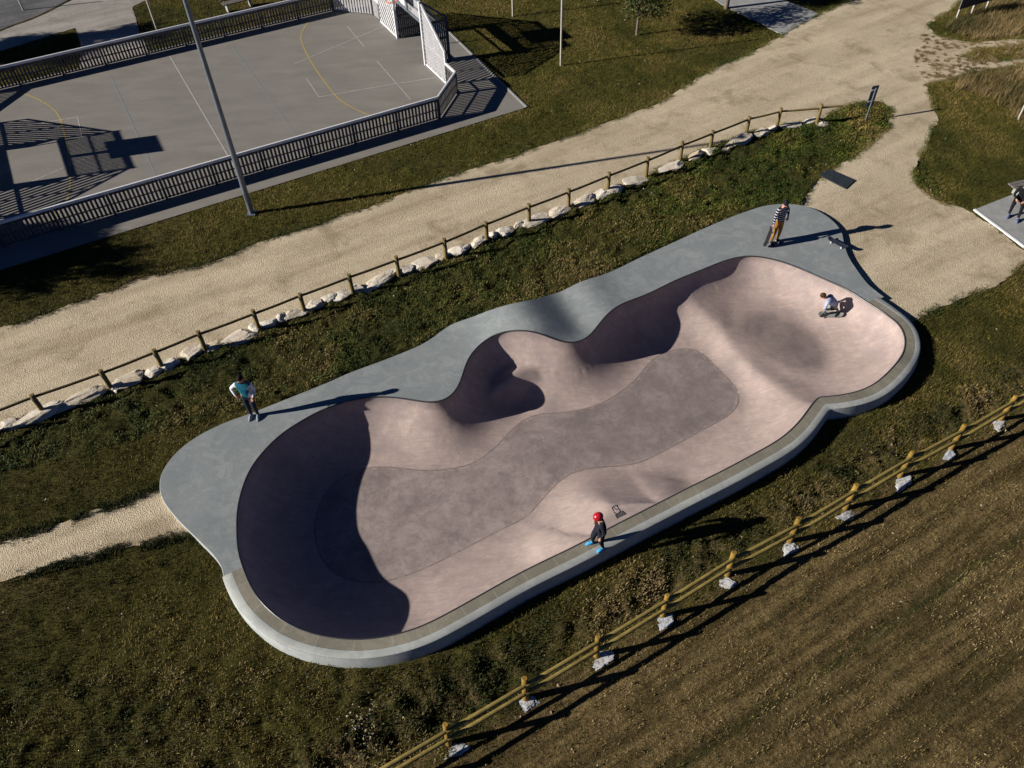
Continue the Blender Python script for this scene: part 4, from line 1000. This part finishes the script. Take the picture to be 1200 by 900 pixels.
def person(label, loc, rz, J, mats, scale=1.0, extras=None, group=None, bulk=1.12):
    """J: joint name -> local position; mats: body region -> material.  Faces local +Y."""
    t = empty('person', loc, rz); t.scale = (scale,)*3; tag(t, label, 'person', group)
    names = ['pelvis', 'waist', 'chest', 'neck', 'head0', 'shL', 'elL', 'wrL', 'paL', 'shR', 'elR', 'wrR', 'paR', 'hiL', 'knL', 'anL', 'toL', 'hiR', 'knR', 'anR', 'toR']
    rad = dict(pelvis=(.135, .115), waist=(.125, .10), chest=(.15, .115), neck=(.055, .055), head0=(.06, .06), sh=(.068, .066), el=(.048, .046), wr=(.032, .027), pa=(.042, .02), hi=(.092, .095), kn=(.063, .063), an=(.045, .045), to=(.045, .033))
    E = [('pelvis', 'waist'), ('waist', 'chest'), ('chest', 'neck'), ('neck', 'head0')]
    for s in 'LR': E += [('chest', 'sh'+s), ('sh'+s, 'el'+s), ('el'+s, 'wr'+s), ('wr'+s, 'pa'+s), ('pelvis', 'hi'+s), ('hi'+s, 'kn'+s), ('kn'+s, 'an'+s), ('an'+s, 'to'+s)]
    me = bpy.data.meshes.new('tmp'); ix = {k: i for i, k in enumerate(names)}
    me.from_pydata([J[k] for k in names], [(ix[a], ix[b]) for a, b in E], [])
    ob = bpy.data.objects.new('tmp', me); COL.objects.link(ob); md = ob.modifiers.new('s', 'SKIN')
    if not me.skin_vertices: me.attributes.new
    for k, i in ix.items():
        r = rad.get(k) or rad[k[:-1]]; bk_ = bulk if k[:2] in ('pe', 'wa', 'ch', 'sh', 'el', 'hi', 'kn') else 1; r = (r[0]*bk_, r[1]*bk_); me.skin_vertices[0].data[i].radius = r; me.skin_vertices[0].data[i].use_root = (k == 'pelvis')
    sub = ob.modifiers.new('u', 'SUBSURF'); sub.levels = sub.render_levels = 2
    dg = bpy.context.evaluated_depsgraph_get(); dg.update(); em = bpy.data.meshes.new_from_object(ob.evaluated_get(dg))
    bpy.data.objects.remove(ob)
    Vv = np.zeros(len(em.vertices)*3, 'f'); em.vertices.foreach_get('co', Vv); Vv = Vv.reshape(-1, 3); Fv = [tuple(p.vertices) for p in em.polygons]; bpy.data.meshes.remove(em)
    V = [tuple(v) for v in Vv]; F = list(Fv)
    cen = np.array([Vv[list(f)].mean(0) for f in F])
    segs = [('pelvis', 'waist', 'torso'), ('waist', 'chest', 'torso'), ('chest', 'neck', 'torso'), ('neck', 'head0', 'skin')]
    for s in 'LR': segs += [('chest', 'sh'+s, 'torso'), ('sh'+s, 'el'+s, 'arm'), ('el'+s, 'wr'+s, 'fore'), ('wr'+s, 'pa'+s, 'skin'), ('pelvis', 'hi'+s, 'legs'), ('hi'+s, 'kn'+s, 'legs'), ('kn'+s, 'an'+s, 'legs'), ('an'+s, 'to'+s, 'shoe')]
    regs = list(dict.fromkeys(mats.keys())); mi = []
    D = []
    for a, b, r in segs:
        A = np.array(J[a]); B = np.array(J[b]); d = B-A; u = np.clip(((cen-A)@d)/(d@d), 0, 1); D.append(np.linalg.norm(A+u[:, None]*d-cen, axis=1))
    D = np.array(D).argmin(0); mi = [regs.index(segs[i][2]) for i in D]
    # head, ears, nose and fingers joined into the same mesh
    hb = MB(); hd = Vector(J['head']); up = (hd-Vector(J['head0'])).normalized(); fw = Vector(J.get('look', (0, 1, 0))).normalized(); rt = fw.cross(up).normalized(); fw = up.cross(rt).normalized(); R = Matrix((rt, fw, up)).transposed()
    hb.ellipsoid(hd, (.078, .096, .115), 16, 12, R); hb.ellipsoid(hd+R @ Vector((0, .03, -.06)), (.055, .062, .06), 12, 8, R); hb.ellipsoid(hd+R @ Vector((0, .1, -.015)), (.014, .02, .024), 8, 6, R)
    for s in (-1, 1): hb.ellipsoid(hd+R @ Vector((s*.08, -.005, -.01)), (.012, .022, .032), 8, 6, R)
    for s in 'LR':
        w = Vector(J['wr'+s]); p = Vector(J['pa'+s]); d = (p-w).normalized(); side = d.cross(Vector((0, 0, 1)));
        if side.length < .2: side = Vector((0, 1, 0))
        side.normalize(); nrm_ = side.cross(d)
        for k, (o_, L) in enumerate([(-.03, .062), (-.01, .075), (.01, .07), (.028, .055)]):
            a = p+side*o_; b = a+d*L*.5-nrm_*.006; c = b+d*L*.35-nrm_*.02; hb.tube([a-d*.02, b, c], [.0105, .0095, .007], 6)
        a = w.lerp(p, .55)-side*.03; hb.tube([a, a-side*.025+d*.03, a-side*.03+d*.055], [.012, .010, .008], 6)
    b0 = len(V); V += hb.V; F += [tuple(b0+i for i in f) for f in hb.F]; mi += [regs.index('skin')]*len(hb.F)
    body = mesh_obj('body', V, F, [mats[r] for r in regs], t, True, mi)
    fe = MB()
    for s in (-1, 1): fe.ellipsoid(hd+R @ Vector((s*.032, .09, .01)), (.011, .006, .007), 8, 6, R)
    fe.build('eyes', HAIRD, t, True); mo = MB(); mo.ellipsoid(hd+R @ Vector((0, .09, -.065)), (.022, .006, .007), 8, 6, R); mo.build('mouth', cloth('lips', (.3, .1, .08)), t, True)
    for s in 'LR':
        a = Vector(J['an'+s]); to = Vector(J['to'+s]); d = (to-a); d.z = min(d.z, 0) if abs(d.z) > .1 else d.z; dd = Vector((d.x, d.y, (to-a).z+.0)).normalized()
        x = Vector((0, 0, 1)).cross(dd).normalized(); zz = dd.cross(x); Rs = Matrix((x, dd, zz)).transposed()
        sh = MB(); c_ = a.lerp(to, .62)-zz*.018; sh.ellipsoid(c_, (.055, .15, .05), 12, 8, Rs); so = MB(); so.box(c_-zz*.045, (.085, .25, .018), Rs)
        shoe = sh.build('shoe', mats['shoe'], t, True); so.build('sole', SOLE, shoe)
    if extras: extras(t, hd, R)
    return t
def stand(arms='down', stride=0.0, spread=.1):
    J = dict(pelvis=(0, 0, .93), waist=(0, .0, 1.08), chest=(0, .0, 1.32), neck=(0, 0, 1.48), head0=(0, .01, 1.55), head=(0, .025, 1.64))
    for s, k in ((-1, 'L'), (1, 'R')):
        J['sh'+k] = (s*.18, 0, 1.41); J['hi'+k] = (s*.095, 0, .88); J['kn'+k] = (s*spread, .02+s*stride*.5, .49); J['an'+k] = (s*spread*1.1, -.02+s*stride, .085); J['to'+k] = (s*spread*1.35, .14+s*stride, .04)
        J['el'+k] = (s*.25, -.02, 1.13); J['wr'+k] = (s*.26, .05, .90); J['pa'+k] = (s*.26, .08, .82)
    return J
def cap(mat, name, r=1.0, brim=False, full=False):
    def f(t, hd, R):
        mb = MB(); b = hd+R @ Vector((0, -.012, .028))
        mb.ellipsoid(b, (.093*r, .108*r, .11*r), 16, 10, R)
        mb.V = [v if (Vector(v)-hd).dot(R @ Vector((0, 0, 1))) > .0 or full else tuple(Vector(v)+R @ Vector((0, -.0, .02))) for v in mb.V]
        # open the face side below the brow
        out = []
        for v in mb.V:
            q = R.transposed() @ (Vector(v)-hd)
            if q.z < .02 and q.y > .02: q.y = .02
            if q.z < -.06: q.z = -.06
            out.append(tuple(hd+R @ q))
        mb.V = out
        o = mb.build(name, mat, t, True)
        if brim: bm_ = MB(); bm_.tube([tuple(hd+R @ Vector((.095*math.cos(a), .108*math.sin(a)-.01, .03))) for a in np.linspace(0, 2*PI, 20)], .014, 6, False); bm_.build('cuff', mat, o, True)
    return f

# striped sweater skater
def skateboard(label, cat_group, M4, deckmat, name='skateboard'):
    t = empty(name); t.matrix_world = M4; tag(t, label, 'skateboard', cat_group)
    V = []; F = []; ys = np.linspace(-.40, .40, 25); xs = np.linspace(-1, 1, 7)
    for y in ys:
        e = max(0, abs(y)-.30)/.10; w = .102*math.sqrt(max(0.02, 1-e**2.2)) if e > 0 else .102; zz = .085+max(0, abs(y)-.27)**1.0*.38
        for x in xs: V.append((x*w, y, zz+.006*x*x))
    m = len(xs); n0 = len(V); V += [(v[0], v[1], v[2]-.013) for v in V]
    for i in range(len(ys)-1):
        for j in range(m-1):
            a = i*m+j; F.append((a, a+1, a+m+1, a+m)); F.append((n0+a+m, n0+a+m+1, n0+a+1, n0+a))
        F.append((i*m, (i+1)*m, n0+(i+1)*m, n0+i*m)); F.append((i*m+m-1, n0+i*m+m-1, n0+(i+1)*m+m-1, (i+1)*m+m-1))
    for i, rr in ((0, 1), (len(ys)-1, -1)):
        for j in range(m-1): a = i*m+j; F.append((a, n0+a, n0+a+1, a+1)[::rr])
    mesh_obj('deck', V, F, deckmat, t, False)
    for sg in (-1, 1):
        tr_ = MB(); tr_.box((0, sg*.21, .062), (.05, .06, .03)); tr_.tube([(-.075, sg*.21, .04), (.075, sg*.21, .04)], .012, 8); tk = tr_.build('truck', M['galv'], t)
        for sx in (-1, 1): wh = MB(); wh.tube([(sx*.06, sg*.21, .028), (sx*.098, sg*.21, .028)], .028, 14); wh.build('wheel', SOLE, tk, True)
    return t
GRIP = cloth('grip_tape', (.015, .015, .018)); DECKG = cloth('deck_grey', (.16, .17, .17)); DECKB = cloth('deck_black_blue', (.03, .035, .06))

zP2 = .12; p2 = at(907, 284, zP2); rzA = math.radians(205)     # facing local +Y turned
J = stand(spread=.12)
J.update(elL=(-.38, -.10, 1.20), wrL=(-.26, .08, 1.04), paL=(-.19, .12, 1.0), elR=(.27, .02, 1.14), wrR=(.33, .10, .93), paR=(.345, .12, .86))
J['look'] = (.1, 1, -.5); J['head'] = (0, .05, 1.635)
sweater = cloth('striped_sweater', (.014, .017, .04), (.50, .50, .55)); brown = cloth('brown_trousers', (.30, .145, .035))
person('standing person in black beanie, striped navy sweater and brown trousers holding a skateboard', (*p2, zP2), rzA, J, dict(torso=sweater, arm=sweater, fore=sweater, legs=brown, shoe=SHOE, skin=SKIN), 1.02, cap(cloth('beanie_black', (.012, .013, .02)), 'beanie', 1.04, True))
# board held upright at his side
rl = Matrix.Rotation(rzA, 4, 'Z') @ Matrix.Translation(Vector((.37, .13, .47))) @ Matrix.Rotation(math.radians(-8), 4, 'Y') @ Matrix.Rotation(PI/2, 4, 'X') @ Matrix.Rotation(math.radians(70), 4, 'Y')
skateboard('black skateboard held upright at the side of the person in striped sweater', None, Matrix.Translation(Vector((*p2, zP2))) @ rl, GRIP)
# board lying on the deck
pb = at(981, 287, .14)
a_, b_ = at(968, 279, .2), at(996, 294, .2)
skateboard('dark skateboard lying alone on the deck near its right edge', None, Matrix.Translation(Vector((*pb, .145))) @ Matrix.Rotation(line_heading(a_, b_)-PI/2, 4, 'Z'), DECKB)

# person at left, teal top
p1 = at(299, 488, .1); J = stand(spread=.09)
J.update(elR=(.40, -.04, 1.19), wrR=(.27, .12, 1.05), paR=(.20, .16, 1.02), elL=(-.24, -.08, 1.12), wrL=(-.20, .10, .95), paL=(-.17, .15, .90)); J['look'] = (.1, 1, -.35)
teal = cloth('teal_shirt', (.015, .14, .21)); white = cloth('white_sleeve', (.62, .66, .72)); navy = cloth('navy_trousers', (.02, .028, .045))
person('standing person in teal shirt with white sleeves and dark trousers, left end of the bowl', (*p1, .1), math.radians(178), J, dict(torso=teal, arm=white, fore=white, legs=navy, shoe=cloth('shoe_grey', (.22, .26, .3)), skin=SKIN), 1.0, cap(HAIRD, 'hair', 1.02))

# kid with red helmet striding on the coping
p4 = at(702, 639, .45); J = stand(spread=.09)
J.update(anL=(-.17, -.06, .085), toL=(-.20, .11, .04), knL=(-.13, .04, .49), anR=(.14, .16, .085), toR=(.16, .33, .04), knR=(.12, .17, .50), elL=(-.31, .02, 1.15), wrL=(-.33, .14, .98), paL=(-.33, .19, .93), elR=(.31, -.04, 1.15), wrR=(.33, .05, .95), paR=(.33, .09, .88), look=(0, 1, -.4), chest=(0, .05, 1.32), neck=(0, .08, 1.47), head0=(0, .1, 1.54), head=(0, .13, 1.63), shL=(-.18, .06, 1.40), shR=(.18, .04, 1.40))
dark = cloth('black_outfit', (.014, .016, .026)); red = new_mat('red_helmet', .25, .6)[0]; red.node_tree.nodes['Principled BSDF'].inputs['Base Color'].default_value = (.45, .012, .02, 1)
_g = NT(red.node_tree); _g.l(_g.ramp(_g.noise(_g.obj(), 5), [(.4, (.38, .01, .018)), (.6, (.5, .016, .026))]), red.node_tree.nodes['Principled BSDF'].inputs['Base Color'])
def helmet(t, hd, R):
    mb = MB(); mb.ellipsoid(hd+R @ Vector((0, -.01, .035)), (.14, .165, .145), 18, 12, R); out = []
    for v in mb.V:
        q = R.transposed() @ (Vector(v)-hd)
        if q.z < -.0: q.z = -.0
        out.append(tuple(hd+R @ q))
    mb.V = out; o = mb.build('helmet', red, t, True)
    st = MB(); 
    for s in (-1, 1): st.tube([tuple(hd+R @ Vector((s*.09, 0, 0))), tuple(hd+R @ Vector((s*.05, .05, -.1)))], .007, 5)
    st.build('strap', BLACK, o)
blue = cloth('blue_shoes', (.06, .38, .75))
person('child in red helmet and black clothes striding on the kerb in blue shoes', (*p4, .452), math.radians(108), J, dict(torso=dark, arm=dark, fore=dark, legs=dark, shoe=blue, skin=SKIN), .80, helmet, bulk=1.6)

# crouched skater inside the bowl
def bz1(P): return zbowl(P)
p3 = px_on(bz1, (979, 357), 12); z3 = float(zbowl(p3)[0])
e_ = .25; gx_ = float(zbowl(p3+[e_, 0])[0]-zbowl(p3-[e_, 0])[0])/(2*e_); gy_ = float(zbowl(p3+[0, e_])[0]-zbowl(p3-[0, e_])[0])/(2*e_)
nv = Vector((-gx_, -gy_, 1)).normalized()
a_, b_ = at(990, 365, z3), at(962, 361, z3); hd_ = line_heading(a_, b_)
yv = Vector((math.cos(hd_), math.sin(hd_), 0)); yv = (yv-nv*yv.dot(nv)).normalized(); xv = yv.cross(nv).normalized()
MB3 = Matrix((xv, yv, nv)).transposed().to_4x4(); MB3.translation = Vector((*p3, z3))
skateboard('grey skateboard under the crouching skater inside the bowl', None, MB3 @ Matrix.Translation((0, 0, .012)), DECKG)
J = dict(pelvis=(.08, -.12, .52), waist=(.06, -.02, .65), chest=(.02, .13, .82), neck=(0, .22, .94), head0=(0, .26, .99), head=(0, .31, 1.06), look=(-.1, 1, -.35),
  shL=(-.16, .15, .90), elL=(-.27, .22, .68), wrL=(-.17, .30, .53), paL=(-.13, .34, .49), shR=(.18, .10, .89), elR=(.29, .02, .70), wrR=(.28, .17, .56), paR=(.27, .23, .52),
  hiL=(-.01, -.10, .48), knL=(-.14, .26, .42), anL=(-.04, .20, .10), toL=(-.12, .30, .055), hiR=(.16, -.12, .48), knR=(.30, .02, .40), anR=(.06, -.24, .10), toR=(-.06, -.18, .055))
MBp = MB3 @ Matrix.Translation((0, 0, .10))
shirt = cloth('light_blue_shirt', (.36, .42, .58)); grey = cloth('grey_trousers', (.22, .25, .23))
pr = person('crouching skater with brown hair, pale blue shirt and grey trousers riding inside the bowl', (0, 0, 0), 0, J, dict(torso=shirt, arm=shirt, fore=SKIN, legs=grey, shoe=SHOE, skin=SKIN), .92, cap(HAIRB, 'hair', 1.04))
up_ = (nv*.55+Vector((0, 0, 1))*.45).normalized(); yv2 = (yv-up_*yv.dot(up_)).normalized(); xv2 = yv2.cross(up_)
Mp = Matrix((xv2, yv2, up_)).transposed().to_4x4() @ Matrix.Scale(.92, 4); Mp.translation = Vector((*p3, z3))+nv*.09; pr.matrix_world = Mp

# seated person at right edge
p5 = at(1197, 238, .5); J = dict(pelvis=(0, -.02, .50), waist=(0, .0, .64), chest=(0, .06, .86), neck=(0, .10, 1.02), head0=(0, .13, 1.08), head=(0, .17, 1.17), look=(0, 1, -.3),
  shL=(-.18, .06, .95), elL=(-.26, .14, .70), wrL=(-.14, .32, .62), paL=(-.09, .38, .60), shR=(.18, .06, .95), elR=(.26, .14, .70), wrR=(.14, .32, .62), paR=(.09, .38, .60),
  hiL=(-.1, 0, .47), knL=(-.15, .42, .47), anL=(-.17, .62, .10), toL=(-.18, .76, .05), hiR=(.1, 0, .47), knR=(.16, .44, .48), anR=(.15, .50, .10), toR=(.16, .64, .05))
person('person in black sitting on the bench at the right edge, one shoe forward', (*at(1192, 240, .3), .06), math.radians(148), J, dict(torso=BLACK, arm=BLACK, fore=BLACK, legs=BLACK, shoe=cloth('shoe_blue_grey', (.12, .15, .25)), skin=SKIN), 1.0, cap(HAIRD, 'hair', 1.02))

# ------------------------------------------------------------------ camera, light, world
cam = bpy.data.cameras.new('camera'); co = bpy.data.objects.new('camera', cam); COL.objects.link(co)
cam.sensor_width = 36; cam.lens = FPX/1200*36; cam.clip_end = 6000; cam.clip_start = .1
Xc, Yc, Zc = RB[:, 0], -RB[:, 1], -RB[:, 2]
mw = Matrix([[Xc[i], Yc[i], Zc[i], 0] for i in range(3)]+[[0, 0, 0, 1]]); mw.translation = Vector((0, 0, CAMH)); co.matrix_world = mw
scene.camera = co
sl = bpy.data.lights.new('sun', 'SUN'); sl.energy = 5.0; sl.angle = math.radians(.5); sl.color = (1, .93, .83); so = bpy.data.objects.new('sun', sl); COL.objects.link(so)
dirv = Vector((math.cos(SUN_AZ)*math.cos(SUN_EL), math.sin(SUN_AZ)*math.cos(SUN_EL), -math.sin(SUN_EL)))
so.rotation_euler = dirv.to_track_quat('-Z', 'Y').to_euler(); so.location = (-10, 10, 30)
w = bpy.data.worlds.new('World'); scene.world = w; w.use_nodes = True; nt = w.node_tree; bg = nt.nodes['Background']
sky = nt.nodes.new('ShaderNodeTexSky'); sky.sky_type = 'NISHITA'; sky.sun_disc = False; sky.sun_elevation = SUN_EL
sky.sun_rotation = math.atan2(-dirv.x, -dirv.y)   # compass bearing of the sun
nt.links.new(sky.outputs[0], bg.inputs[0]); bg.inputs[1].default_value = .05; sky.air_density = .25; sky.dust_density = .0; sky.ozone_density = 8.0
vs = scene.view_settings; vs.view_transform = 'Standard'; vs.look = 'None'; vs.gamma = 1; vs.use_curve_mapping = False; vs.exposure = 0.5
